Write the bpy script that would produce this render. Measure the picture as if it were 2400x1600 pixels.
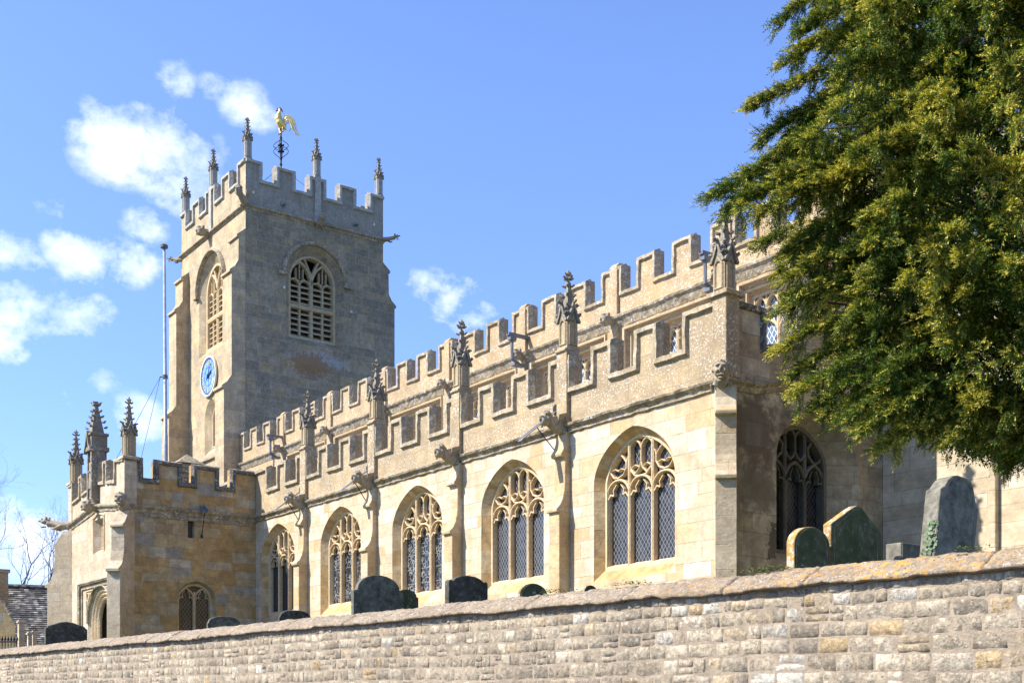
import bpy, bmesh, math, random
import numpy as np
from mathutils import Vector, Matrix, noise
from mathutils.geometry import tessellate_polygon

for o in list(bpy.data.objects): bpy.data.objects.remove(o)
S = bpy.context.scene
COL = S.collection
R = math.radians
random.seed(7)
rng = np.random.default_rng(7)

# ------------------------------------------------------------------ camera
HEAD = R(143.94)
cam = bpy.data.cameras.new('camera'); camo = bpy.data.objects.new('camera', cam); COL.objects.link(camo)
camo.location = (0, 0, 0); camo.rotation_euler = (R(90), 0, HEAD - R(90))
cam.sensor_width = 36; cam.lens = 42.03; cam.shift_y = 0.3483; cam.clip_start = .1; cam.clip_end = 6000
S.camera = camo
fw = Vector((math.cos(HEAD), math.sin(HEAD), 0)); rt = Vector((fw.y, -fw.x, 0))
def at(px, py, depth):               # helper for laying the place out: point at a bearing and a real distance
    return fw*depth + rt*((px-1200)/2802*depth) + Vector((0, 0, (1636-py)/2802*depth))

# ------------------------------------------------------------------ light
SUN_AZ, SUN_EL = R(205), R(43)       # compass bearing of the sun, elevation
w = bpy.data.worlds.new('World'); S.world = w; w.use_nodes = True
wn, wl = w.node_tree.nodes, w.node_tree.links
wn.clear()
def N(nodes, t, **kw):
    n = nodes.new(t)
    for k, v in kw.items(): setattr(n, k, v)
    return n
sky = N(wn, 'ShaderNodeTexSky', sky_type='NISHITA', sun_disc=False, sun_elevation=SUN_EL, sun_rotation=SUN_AZ, air_density=1.0, dust_density=0.35, ozone_density=2.0)
bg = N(wn, 'ShaderNodeBackground'); bg.inputs[1].default_value = .128
wo = N(wn, 'ShaderNodeOutputWorld')
hs = N(wn, 'ShaderNodeMixRGB', blend_type='MULTIPLY'); hs.inputs[0].default_value = 1; hs.inputs[2].default_value = (.84, .91, 1.17, 1)
wl.new(sky.outputs[0], hs.inputs[1])
tc = N(wn, 'ShaderNodeTexCoord')
sz = N(wn, 'ShaderNodeSeparateXYZ'); wl.new(tc.outputs['Generated'], sz.inputs[0])
hr = N(wn, 'ShaderNodeValToRGB'); wl.new(sz.outputs[2], hr.inputs[0]); hr.color_ramp.elements[0].position = .05; hr.color_ramp.elements[0].color = (.64, .74, 1.14, 1); hr.color_ramp.elements[1].position = .45; hr.color_ramp.elements[1].color = (.82, .90, 1.20, 1)
wl.new(hr.outputs[0], hs.inputs[2])
def wmath(op, a, b=None, c=None, clamp=False):
    n = N(wn, 'ShaderNodeMath', operation=op, use_clamp=clamp)
    for i, x in enumerate((a, b, c)):
        if x is None: continue
        if isinstance(x, (int, float)): n.inputs[i].default_value = x
        else: wl.new(x, n.inputs[i])
    return n.outputs[0]
def wvec(op, a, b):
    n = N(wn, 'ShaderNodeVectorMath', operation=op)
    for i, x in enumerate((a, b)):
        if isinstance(x, (tuple, list, Vector)): n.inputs[i].default_value = x
        else: wl.new(x, n.inputs[i])
    return n
DIR = wvec('MULTIPLY', tc.outputs['Generated'], (1, 1, 1.35)).outputs[0]
n1 = N(wn, 'ShaderNodeTexNoise'); n1.inputs['Scale'].default_value = 9; n1.inputs['Detail'].default_value = 9; n1.inputs['Roughness'].default_value = .6
wl.new(DIR, n1.inputs['Vector'])
n2 = N(wn, 'ShaderNodeTexNoise'); n2.inputs['Scale'].default_value = 30; n2.inputs['Detail'].default_value = 6; n2.inputs['Roughness'].default_value = .65
wl.new(DIR, n2.inputs['Vector'])
# cloud banks: bearing (px, py on the design drawing), radius in degrees, strength
CL = [(290,330,4.0,.92),(385,350,4.2,.92),(430,430,3.2,.75),(225,320,2.2,.6),(205,610,2.8,.62),(140,580,2.2,.5),(300,620,2.8,.62),(60,720,3.8,.72),(150,740,3.0,.66),(20,800,2.6,.6),(225,730,2.2,.5),
      (560,235,2.4,.56),(505,205,1.8,.46),(410,190,2.0,.48),(610,275,1.8,.46),(340,530,2.1,.45),(130,500,2.4,.3),(240,890,2.0,.3),(330,990,3.6,.55),(200,1000,3.0,.5),(120,940,2.4,.32),
      (1055,700,3.0,.74),(1115,735,2.6,.68),(1010,675,2.4,.66),(1080,760,1.7,.5),(50,1260,4.2,.62),(130,1310,3.4,.58),(20,600,3.0,.6),(30,1230,3,.5)]
acc = None
for px, py, rad, st in CL:
    d = (fw + rt*((px-1200)/2802) + Vector((0, 0, (1636-py)/2802))).normalized()
    c = (d.x, d.y, d.z*1.35)
    dist = N(wn, 'ShaderNodeVectorMath', operation='DISTANCE'); wl.new(DIR, dist.inputs[0]); dist.inputs[1].default_value = c
    mr = N(wn, 'ShaderNodeMapRange', interpolation_type='SMOOTHSTEP'); wl.new(dist.outputs['Value'], mr.inputs[0])
    mr.inputs[1].default_value = R(rad)*.86; mr.inputs[2].default_value = 0; mr.inputs[3].default_value = 0; mr.inputs[4].default_value = st
    acc = mr.outputs[0] if acc is None else wmath('MAXIMUM', acc, mr.outputs[0])
nn = wmath('ADD', wmath('MULTIPLY', n1.outputs[0], 1.0), wmath('MULTIPLY', n2.outputs[0], .45))
dens = wmath('ADD', wmath('MULTIPLY', acc, 1.0), wmath('MULTIPLY', wmath('SUBTRACT', nn, .76), 3.0))
dens = wmath('MULTIPLY', dens, wmath('MULTIPLY', acc, 3.0, clamp=True))
cr = N(wn, 'ShaderNodeValToRGB'); wl.new(dens, cr.inputs[0])
cr.color_ramp.elements[0].position = .10; cr.color_ramp.elements[0].color = (0, 0, 0, 1)
cr.color_ramp.elements[1].position = .95; cr.color_ramp.elements[1].color = (1, 1, 1, 1)
mx = N(wn, 'ShaderNodeMixRGB'); wl.new(cr.outputs[0], mx.inputs[0]); wl.new(hs.outputs[0], mx.inputs[1])
n3 = N(wn, 'ShaderNodeTexNoise'); n3.inputs['Scale'].default_value = 7; n3.inputs['Detail'].default_value = 5; wl.new(wvec('ADD', DIR, (0, 0, .06)).outputs[0], n3.inputs['Vector'])
cc = N(wn, 'ShaderNodeValToRGB'); wl.new(n3.outputs[0], cc.inputs[0]); cc.color_ramp.elements[0].position = .38; cc.color_ramp.elements[0].color = (6.7, 6.9, 7.3, 1); cc.color_ramp.elements[1].position = .64; cc.color_ramp.elements[1].color = (5.0, 5.5, 6.6, 1)
wl.new(cc.outputs[0], mx.inputs[2])
wl.new(mx.outputs[0], bg.inputs[0]); wl.new(bg.outputs[0], wo.inputs[0])

sun = bpy.data.lights.new('sun', 'SUN'); so = bpy.data.objects.new('sun', sun); COL.objects.link(so)
sun.energy = 4.8; sun.angle = R(.53); sun.color = (1, .955, .865)
sd = Vector((math.sin(SUN_AZ)*math.cos(SUN_EL), math.cos(SUN_AZ)*math.cos(SUN_EL), math.sin(SUN_EL)))
so.rotation_euler = sd.to_track_quat('Z', 'Y').to_euler(); so.location = (0, -10, 30)
S.view_settings.view_transform = 'Standard'; S.view_settings.look = 'None'; S.view_settings.exposure = 1.0; S.view_settings.gamma = 1
S.render.engine = 'CYCLES'; S.cycles.max_bounces = 8; S.cycles.diffuse_bounces = 4

# ------------------------------------------------------------------ materials
class Mt:
    def __init__(s, name):
        s.m = bpy.data.materials.new(name); s.m.use_nodes = True
        s.n, s.l = s.m.node_tree.nodes, s.m.node_tree.links
        s.b = s.n['Principled BSDF']; s.b.inputs['Roughness'].default_value = .9
        s.b.inputs['Specular IOR Level'].default_value = .25
        s.uvn = None
    def put(s, sock, x):
        if isinstance(x, (int, float)): sock.default_value = x
        elif isinstance(x, (tuple, list)): sock.default_value = tuple(x) if len(x) != 3 or sock.type == 'VECTOR' else (*x, 1)
        else: s.l.new(x, sock)
    def node(s, t, **kw): return N(s.n, t, **kw)
    def math(s, op, a, b=None, c=None, clamp=False):
        n = s.node('ShaderNodeMath', operation=op, use_clamp=clamp)
        for i, x in enumerate((a, b, c)):
            if x is not None: s.put(n.inputs[i], x)
        return n.outputs[0]
    def mix(s, f, a, b, blend='MIX'):
        n = s.node('ShaderNodeMixRGB', blend_type=blend); s.put(n.inputs[0], f); s.put(n.inputs[1], a); s.put(n.inputs[2], b); return n.outputs[0]
    def noise(s, vec, scale, detail=4, rough=.55, out=0):
        n = s.node('ShaderNodeTexNoise'); s.put(n.inputs['Vector'], vec); n.inputs['Scale'].default_value = scale
        n.inputs['Detail'].default_value = detail; n.inputs['Roughness'].default_value = rough; return n.outputs[out]
    def voro(s, vec, scale, feature='F1'):
        n = s.node('ShaderNodeTexVoronoi', feature=feature); s.put(n.inputs['Vector'], vec); n.inputs['Scale'].default_value = scale; return n
    def ramp(s, f, stops, const=False):
        n = s.node('ShaderNodeValToRGB'); s.put(n.inputs[0], f); e = n.color_ramp.elements
        if const: n.color_ramp.interpolation = 'CONSTANT'
        while len(e) > 1: e.remove(e[-1])
        e[0].position = stops[0][0]; e[0].color = tocol(stops[0][1])
        for p, c in stops[1:]:
            k = e.new(p); k.color = tocol(c)
        return n.outputs[0]
    def uv(s):
        if not s.uvn:
            n = s.node('ShaderNodeUVMap', uv_map='UVMap'); x = s.node('ShaderNodeSeparateXYZ'); s.l.new(n.outputs[0], x.inputs[0]); s.uvn = (n.outputs[0], x.outputs[0], x.outputs[1])
        return s.uvn
    def obj(s): return s.node('ShaderNodeTexCoord').outputs['Object']
    def bump(s, h, strength=.5, dist=.02):
        n = s.node('ShaderNodeBump'); n.inputs['Strength'].default_value = strength; n.inputs['Distance'].default_value = dist
        s.put(n.inputs['Height'], h)
        s.l.new(n.outputs[0], s.b.inputs['Normal'])
    def color(s, c): s.put(s.b.inputs['Base Color'], c)
def tocol(c): return (c, c, c, 1) if isinstance(c, (int, float)) else (*c, 1)

def stone(name, pal, course=.30, bw=.62, mortar=.008, mcol=(.20, .15, .095), white=.0, grime=.25, gcol=(.10, .085, .065), orange=0, pit=.25, jointvis=.8, bumpk=.5, soft=.35, streak=0, patch=None):
    """ashlar laid in random blocks: colour of each block from a palette, joints, lichen, grime and pits"""
    m = Mt(name); uv, u, v = m.uv(); ob = m.obj()
    wob = m.noise(uv, 1.3, 2)
    v2 = m.math('ADD', v, m.math('MULTIPLY', m.math('SINE', m.math('MULTIPLY', v, 2.9)), .10))
    v2 = m.math('ADD', v2, m.math('MULTIPLY', m.math('SUBTRACT', m.noise(uv, 6, 2), .5), .02))
    row = m.math('DIVIDE', v2, course); ri = m.math('FLOOR', row); rf = m.math('SUBTRACT', row, ri)
    wn1 = m.node('ShaderNodeTexWhiteNoise', noise_dimensions='1D'); m.put(wn1.inputs['W'], ri)
    wid = m.math('ADD', m.math('MULTIPLY', wn1.outputs[0], bw*.55), bw*.72)
    uu = m.math('ADD', u, m.math('MULTIPLY', wn1.outputs[0], 7.3))
    uu = m.math('ADD', uu, m.math('MULTIPLY', m.math('SINE', m.math('ADD', m.math('MULTIPLY', uu, 2.3), m.math('MULTIPLY', ri, 1.7))), bw*.28))
    cu = m.math('DIVIDE', uu, wid); ci = m.math('FLOOR', cu); cf = m.math('SUBTRACT', cu, ci)
    cb = m.node('ShaderNodeCombineXYZ'); m.put(cb.inputs[0], ci); m.put(cb.inputs[1], ri)
    wn2 = m.node('ShaderNodeTexWhiteNoise', noise_dimensions='2D'); m.put(wn2.inputs['Vector'], cb.outputs[0])
    # distance to joint in metres
    du = m.math('MULTIPLY', m.math('MINIMUM', cf, m.math('SUBTRACT', 1, cf)), wid)
    dv = m.math('MULTIPLY', m.math('MINIMUM', rf, m.math('SUBTRACT', 1, rf)), course)
    dj = m.math('MINIMUM', du, dv)
    jn = m.math('MULTIPLY', m.noise(uv, 14, 3), mortar*2.2)
    j = m.node('ShaderNodeMapRange'); m.put(j.inputs[0], dj); m.put(j.inputs[1], 0.0); m.put(j.inputs[2], m.math('ADD', jn, mortar*.3)); m.put(j.inputs[3], 1.0); m.put(j.inputs[4], 0.0)
    jm = m.math('MULTIPLY', j.outputs[0], m.math('MULTIPLY', m.ramp(m.noise(uv, 2.1, 3), [(.3, .25), (.6, 1)]), jointvis))
    c = m.ramp(wn2.outputs[0], pal, const=True)
    # grain inside each block
    g = m.noise(ob, 5, 9, .7)
    c = m.mix(1, c, m.ramp(g, [(.33, .66), (.67, 1.26)]), 'MULTIPLY'); c = m.mix(1, c, m.ramp(m.noise(ob, 2.3, 5, .6), [(.33, .80), (.67, 1.16)]), 'MULTIPLY')
    c = m.mix(soft, c, m.ramp(m.noise(ob, .55, 4), [(.3, pal[0][1]), (.7, pal[len(pal)//2][1])]))
    sc = m.node('ShaderNodeMapping'); m.put(sc.inputs[0], ob); sc.inputs['Scale'].default_value = (3, 3, 26)
    c = m.mix(.35, c, m.mix(1, c, m.ramp(m.noise(sc.outputs[0], 1, 4), [(.3, .75), (.7, 1.15)]), 'MULTIPLY'))
    c = m.mix(jm, c, mcol)
    gm = m.ramp(m.noise(ob, .8, 7, .68), [(.42, 0), (.72, 1)])
    c = m.mix(m.math('MULTIPLY', gm, grime), c, gcol)
    if streak:
        sc2 = m.node('ShaderNodeMapping'); m.put(sc2.inputs[0], ob); sc2.inputs['Scale'].default_value = (4, 4, .5)
        c = m.mix(m.math('MULTIPLY', m.ramp(m.noise(sc2.outputs[0], 1, 5, .6), [(.5, 0), (.7, 1)]), streak), c, gcol)
    if orange:
        om = m.math('MULTIPLY', m.ramp(m.noise(ob, 9, 6, .7), [(.56, 0), (.62, 1)]), m.ramp(m.noise(ob, .9, 3), [(.5, 0), (.6, 1)]))
        c = m.mix(m.math('MULTIPLY', om, orange), c, (.42, .20, .035))
    if white:
        wm = m.math('MULTIPLY', m.ramp(m.noise(ob, 21, 5, .7), [(.55, 0), (.59, 1)]), m.ramp(m.noise(ob, 2.6, 5, .65), [(.34, 0), (.56, 1)]))
        c = m.mix(m.math('MULTIPLY', wm, white), c, (.62, .60, .55))
    if patch:
        for ctr, rad, colr_, sc_ in patch:      # lichen colonies and run-off stains with their own outline
            ds = m.node('ShaderNodeVectorMath', operation='SUBTRACT'); m.l.new(ob, ds.inputs[0]); ds.inputs[1].default_value = ctr
            dm = m.node('ShaderNodeVectorMath', operation='MULTIPLY'); m.l.new(ds.outputs[0], dm.inputs[0]); dm.inputs[1].default_value = [1/r_ for r_ in rad]
            dl = m.node('ShaderNodeVectorMath', operation='LENGTH'); m.l.new(dm.outputs[0], dl.inputs[0])
            q = m.math('SUBTRACT', m.math('MULTIPLY', m.noise(ob, sc_, 6, .7), 2.2), m.math('MULTIPLY', dl.outputs['Value'], .75))
            c = m.mix(m.math('MULTIPLY', m.ramp(q, [(.30, 0), (.66, 1)] if sc_ < 5 else [(.50, 0), (.60, 1)]), .8), c, colr_)
    pt = m.ramp(m.noise(ob, 17, 4, .6), [(.30, 1), (.36, 0)])
    c = m.mix(m.math('MULTIPLY', pt, pit), c, (.09, .065, .04))
    m.color(c)
    h = m.math('SUBTRACT', m.math('SUBTRACT', m.math('MULTIPLY', m.noise(ob, 12, 6, .65), 1.0), m.math('MULTIPLY', jm, .9)), m.math('MULTIPLY', pt, .6))
    h = m.math('ADD', h, m.math('MULTIPLY', wn2.outputs[0], .25))
    m.bump(h, bumpk, .02)
    return m.m

CR1, CR2, OC1, OC2, GR1, TN1 = (.55, .445, .305), (.62, .525, .39), (.49, .31, .14), (.57, .40, .22), (.33, .285, .22), (.40, .315, .205)
M = {}
M['aisle'] = stone('cream_limestone_ashlar', [(0, CR1), (.3, CR2), (.52, (.53, .43, .30)), (.66, OC2), (.76, (.67, .60, .49)), (.92, OC1)], course=.33, bw=.70, mortar=.010, grime=.45, white=.3, pit=.6, jointvis=.7, gcol=(.36, .25, .14), streak=.35)
M['reveal'] = stone('ochre_window_jamb_limestone', [(0, (.52, .34, .15)), (.3, (.56, .42, .24)), (.5, (.48, .31, .13)), (.7, (.56, .44, .28)), (.9, (.40, .27, .14))], course=.55, bw=1.5, mortar=.008, grime=.35, gcol=(.16, .11, .07), jointvis=.5, soft=.2)
M['parapet'] = stone('lichened_parapet_limestone', [(0, (.41, .30, .165)), (.3, (.46, .345, .20)), (.6, (.36, .265, .15)), (.8, (.50, .36, .19))], course=.40, bw=.8, mortar=.006, white=.95, grime=.7, gcol=(.20, .155, .105), jointvis=.5, pit=.5, soft=.55, streak=.35)
M['clere'] = stone('golden_clerestory_limestone', [(0, (.42, .295, .155)), (.3, (.46, .33, .185)), (.6, (.38, .265, .14)), (.8, (.52, .345, .16))], course=.36, bw=.8, mortar=.005, white=.9, grime=.25, gcol=(.19, .155, .12), jointvis=.4, pit=.3, soft=.6)
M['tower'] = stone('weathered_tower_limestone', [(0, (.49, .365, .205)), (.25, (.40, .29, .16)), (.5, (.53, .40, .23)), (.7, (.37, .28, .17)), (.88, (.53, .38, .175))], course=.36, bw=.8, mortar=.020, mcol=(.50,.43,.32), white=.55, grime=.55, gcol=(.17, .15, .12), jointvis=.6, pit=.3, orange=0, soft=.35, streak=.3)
M['tower_east_shade'] = stone('grey_shade_darkened_tower_limestone', [(0, (.32, .255, .16)), (.22, (.255, .205, .125)), (.42, (.37, .295, .19)), (.6, (.22, .185, .125)), (.76, (.30, .24, .15)), (.9, (.37, .275, .14))], course=.36, bw=.8, mortar=.020, mcol=(.40, .35, .27), white=.35, grime=.5, gcol=(.15, .135, .11), jointvis=.6, pit=.2, soft=.15, streak=.35, patch=[((-55.2, 27.9, 17.3), (2, 1.7, .45), (.33, .335, .33), 3), ((-55.2, 27.5, 17.0), (2, 1.5, .75), (.25, .14, .055), 6)])  # greyer east stone, darkened further so its shade is in the colour
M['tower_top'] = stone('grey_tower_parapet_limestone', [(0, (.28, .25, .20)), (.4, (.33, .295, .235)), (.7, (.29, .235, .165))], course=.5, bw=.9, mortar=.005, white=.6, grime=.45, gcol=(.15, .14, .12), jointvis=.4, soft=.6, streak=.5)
M['porch'] = stone('ochre_porch_limestone', [(0, (.45, .325, .165)), (.2, (.42, .255, .09)), (.38, (.46, .37, .235)), (.56, (.35, .24, .12)), (.7, (.47, .30, .115)), (.84, (.33, .30, .24)), (.93, (.52, .43, .30))], course=.33, bw=.62, mortar=.008, white=.15, grime=.32, gcol=(.17, .13, .08), jointvis=.8, pit=.3, soft=.15)
M['porch_s'] = stone('pale_porch_front_limestone', [(0, (.47, .37, .24)), (.3, (.53, .43, .30)), (.6, (.44, .34, .215)), (.8, (.56, .47, .35))], course=.36, bw=.7, mortar=.006, white=.55, grime=.18, gcol=(.25, .18, .11), jointvis=.5, pit=.3)
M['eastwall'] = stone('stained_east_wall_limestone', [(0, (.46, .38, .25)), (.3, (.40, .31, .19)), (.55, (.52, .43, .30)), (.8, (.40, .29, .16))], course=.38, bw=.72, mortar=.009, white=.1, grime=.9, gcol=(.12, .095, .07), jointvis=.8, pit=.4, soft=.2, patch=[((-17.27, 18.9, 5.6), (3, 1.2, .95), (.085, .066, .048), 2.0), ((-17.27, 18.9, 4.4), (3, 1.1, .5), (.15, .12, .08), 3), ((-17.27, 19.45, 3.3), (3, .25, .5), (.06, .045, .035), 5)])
M['chancel'] = stone('pale_chancel_limestone', [(0, (.58, .48, .33)), (.3, (.64, .54, .385)), (.55, (.52, .41, .27)), (.8, (.66, .56, .42))], course=.40, bw=.85, mortar=.009, grime=.35, gcol=(.20, .16, .11), jointvis=.7)
M['buttress'] = stone('orange_buttress_limestone', [(0, (.52, .395, .24)), (.35, (.50, .33, .145)), (.6, (.56, .45, .30)), (.85, (.50, .33, .14))], course=.45, bw=1.2, mortar=.006, white=.35, grime=.28, gcol=(.17, .135, .10), jointvis=.5, pit=.35)
def dressing(name, a, b, lichen=0, dark=0, sc=1.5):
    m = Mt(name); ob = m.obj()
    c = m.ramp(m.noise(ob, sc, 6, .65), [(.3, a), (.7, b)])
    c = m.mix(1, c, m.ramp(m.noise(ob, 15, 5, .6), [(.3, .78), (.7, 1.18)]), 'MULTIPLY')
    if dark: c = m.mix(m.math('MULTIPLY', m.ramp(m.noise(ob, 4, 6, .7), [(.42, 0), (.62, 1)]), dark), c, (.085, .075, .06))
    if lichen:
        wm = m.math('MULTIPLY', m.ramp(m.noise(ob, 12, 5, .7), [(.53, 0), (.58, 1)]), m.ramp(m.noise(ob, 2.2, 3), [(.38, 0), (.58, 1)]))
        c = m.mix(m.math('MULTIPLY', wm, lichen), c, (.58, .56, .52))
    m.color(c); m.bump(m.noise(ob, 11, 6, .65), .55, .03); return m.m
M['tracery'] = dressing('warm_tracery_stone', (.52, .375, .20), (.62, .485, .31))
M['coping'] = dressing('lichened_coping_stone', (.34, .265, .165), (.47, .375, .245), lichen=.7, dark=.45)
M['string'] = dressing('weathered_string_stone', (.30, .235, .145), (.42, .33, .205), lichen=.7, dark=.65)
M['coping_tower'] = dressing('grey_tower_coping_stone', (.35, .33, .285), (.45, .425, .37), lichen=.6, dark=.3)
M['spire'] = dressing('dark_carved_pinnacle_stone', (.19, .165, .125), (.29, .245, .18), lichen=.5, dark=.45, sc=4)
M['shaft'] = dressing('ochre_pinnacle_shaft_stone', (.38, .30, .19), (.46, .345, .19), lichen=.3, dark=.25)
M['gargoyle'] = dressing('carved_gargoyle_stone', (.31, .25, .17), (.44, .36, .25), lichen=.4, dark=.6, sc=4)
M['moss_coping'] = dressing('black_lichened_porch_coping', (.10, .09, .07), (.20, .17, .13), lichen=.7, dark=.6, sc=3)
def simple(name, col, rough=.6, metal=0, var=.25, sc=6):
    m = Mt(name); ob = m.obj()
    m.color(m.mix(1, col, m.ramp(m.noise(ob, sc, 4), [(.25, 1-var), (.75, 1+var)]), 'MULTIPLY'))
    m.b.inputs['Roughness'].default_value = rough; m.b.inputs['Metallic'].default_value = metal; return m.m
M['dark_tracery'] = dressing('dark_tracery_stone', (.10, .088, .068), (.17, .15, .115))  # darker tracery tone, used on the aisle east window
M['lead'] = simple('grey_lead', (.20, .215, .24), .55, .3)
M['leadpale'] = simple('pale_painted_lead', (.15, .16, .18), .6)
M['iron'] = simple('black_iron', (.02, .02, .022), .5)
M['polepaint'] = simple('pale_pole_paint', (.30, .32, .36), .4)
M['polecap'] = simple('dark_pole_cap', (.12, .12, .11), .5)
M['wire'] = simple('thin_steel_wire', (.10, .12, .16), .5, .5)
M['gold'] = simple('gilded_copper', (.86, .62, .20), .33, .6, .12)
M['golddark'] = simple('shaded_gilding', (.45, .32, .10), .35, .7, .2)
M['red'] = simple('red_enamel', (.20, .012, .02), .4)
M['clockblue'] = simple('pale_blue_clock_face', (.16, .34, .74), .5, 0, .06)
M['clockrim'] = simple('cream_clock_rim', (.62, .60, .48), .5)
M['clockgold'] = simple('gilt_numeral', (.66, .60, .38), .4, .2)
M['clocknavy'] = simple('navy_minute_ring', (.06, .09, .30), .5)
M['hand'] = simple('dark_clock_hand', (.035, .07, .10), .4)
M['wood'] = simple('dark_oak', (.07, .045, .028), .7)
M['dark'] = simple('unlit_interior', (.03, .028, .025), .9)
M['louvre'] = simple('golden_stone_louvre', (.42, .34, .21), .9)
M['leadroof'] = simple('lead_roof_sheet', (.17, .18, .20), .6)
def lattice(name, a, b, lead, base=(.018, .02, .024), kind=0, lw=.16, rough=.12):
    m = Mt(name); uv, u, v = m.uv()
    if kind == 0:
        p = m.math('DIVIDE', u, a); q = m.math('DIVIDE', v, b)
        s1 = m.math('FRACT', m.math('ADD', p, q)); s2 = m.math('FRACT', m.math('ADD', m.math('SUBTRACT', p, q), 100))
        d = m.math('MINIMUM', m.math('ABSOLUTE', m.math('SUBTRACT', s1, .5)), m.math('ABSOLUTE', m.math('SUBTRACT', s2, .5)))
        msk = m.math('LESS_THAN', d, lw/2)
        cb = m.node('ShaderNodeCombineXYZ'); m.put(cb.inputs[0], m.math('FLOOR', m.math('ADD', m.math('ADD', p, q), .5))); m.put(cb.inputs[1], m.math('FLOOR', m.math('ADD', m.math('SUBTRACT', p, q), .5)))
        wn_ = m.node('ShaderNodeTexWhiteNoise', noise_dimensions='2D'); m.put(wn_.inputs['Vector'], cb.outputs[0]); rnd = wn_.outputs[0]
    else:
        sc = m.node('ShaderNodeMapping'); m.put(sc.inputs[0], uv); sc.inputs['Scale'].default_value = (8, 7, 1)
        vo = m.voro(sc.outputs[0], 1.0, 'DISTANCE_TO_EDGE'); msk = m.math('LESS_THAN', vo.outputs['Distance'], lw/2.2)
        bars = m.math('LESS_THAN', m.math('FRACT', m.math('DIVIDE', v, .42)), .035)
        msk = m.math('MAXIMUM', m.math('MULTIPLY', msk, m.ramp(m.noise(uv, 3, 3), [(.38, 0), (.5, 1)])), bars)
        rnd = m.voro(sc.outputs[0], 1.0).outputs['Color']
    c = m.mix(m.ramp(rnd, [(0, 0), (1, 1)]), base, tuple(x*2.4+.01 for x in base))
    m.color(m.mix(msk, c, lead)); m.put(m.b.inputs['Roughness'], m.math('ADD', m.math('MULTIPLY', msk, .5), rough))
    m.b.inputs['Specular IOR Level'].default_value = .28
    nz = m.node('ShaderNodeBump'); nz.inputs['Strength'].default_value = .25; nz.inputs['Distance'].default_value = .01
    m.put(nz.inputs['Height'], m.math('ADD', m.math('MULTIPLY', rnd, 1), m.noise(uv, 9, 3))); m.l.new(nz.outputs[0], m.b.inputs['Normal'])
    return m.m
M['glassA'] = lattice('diamond_leaded_glass', .115, .165, (.20, .19, .175), (.016, .017, .019), lw=.12)
M['glassB'] = lattice('antique_leaded_glass', .1, .1, (.22, .21, .19), (.010, .011, .013), kind=1, lw=.13)
M['glassC'] = lattice('dark_leaded_glass', .11, .15, (.05, .05, .05), (.008, .009, .012))
M['glassD'] = lattice('porch_leaded_glass', .13, .17, (.17, .13, .07), (.020, .018, .016), lw=.22)
M['glassE'] = lattice('clerestory_leaded_glass', .16, .26, (.55, .58, .60), (.05, .07, .10), lw=.14)

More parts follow.
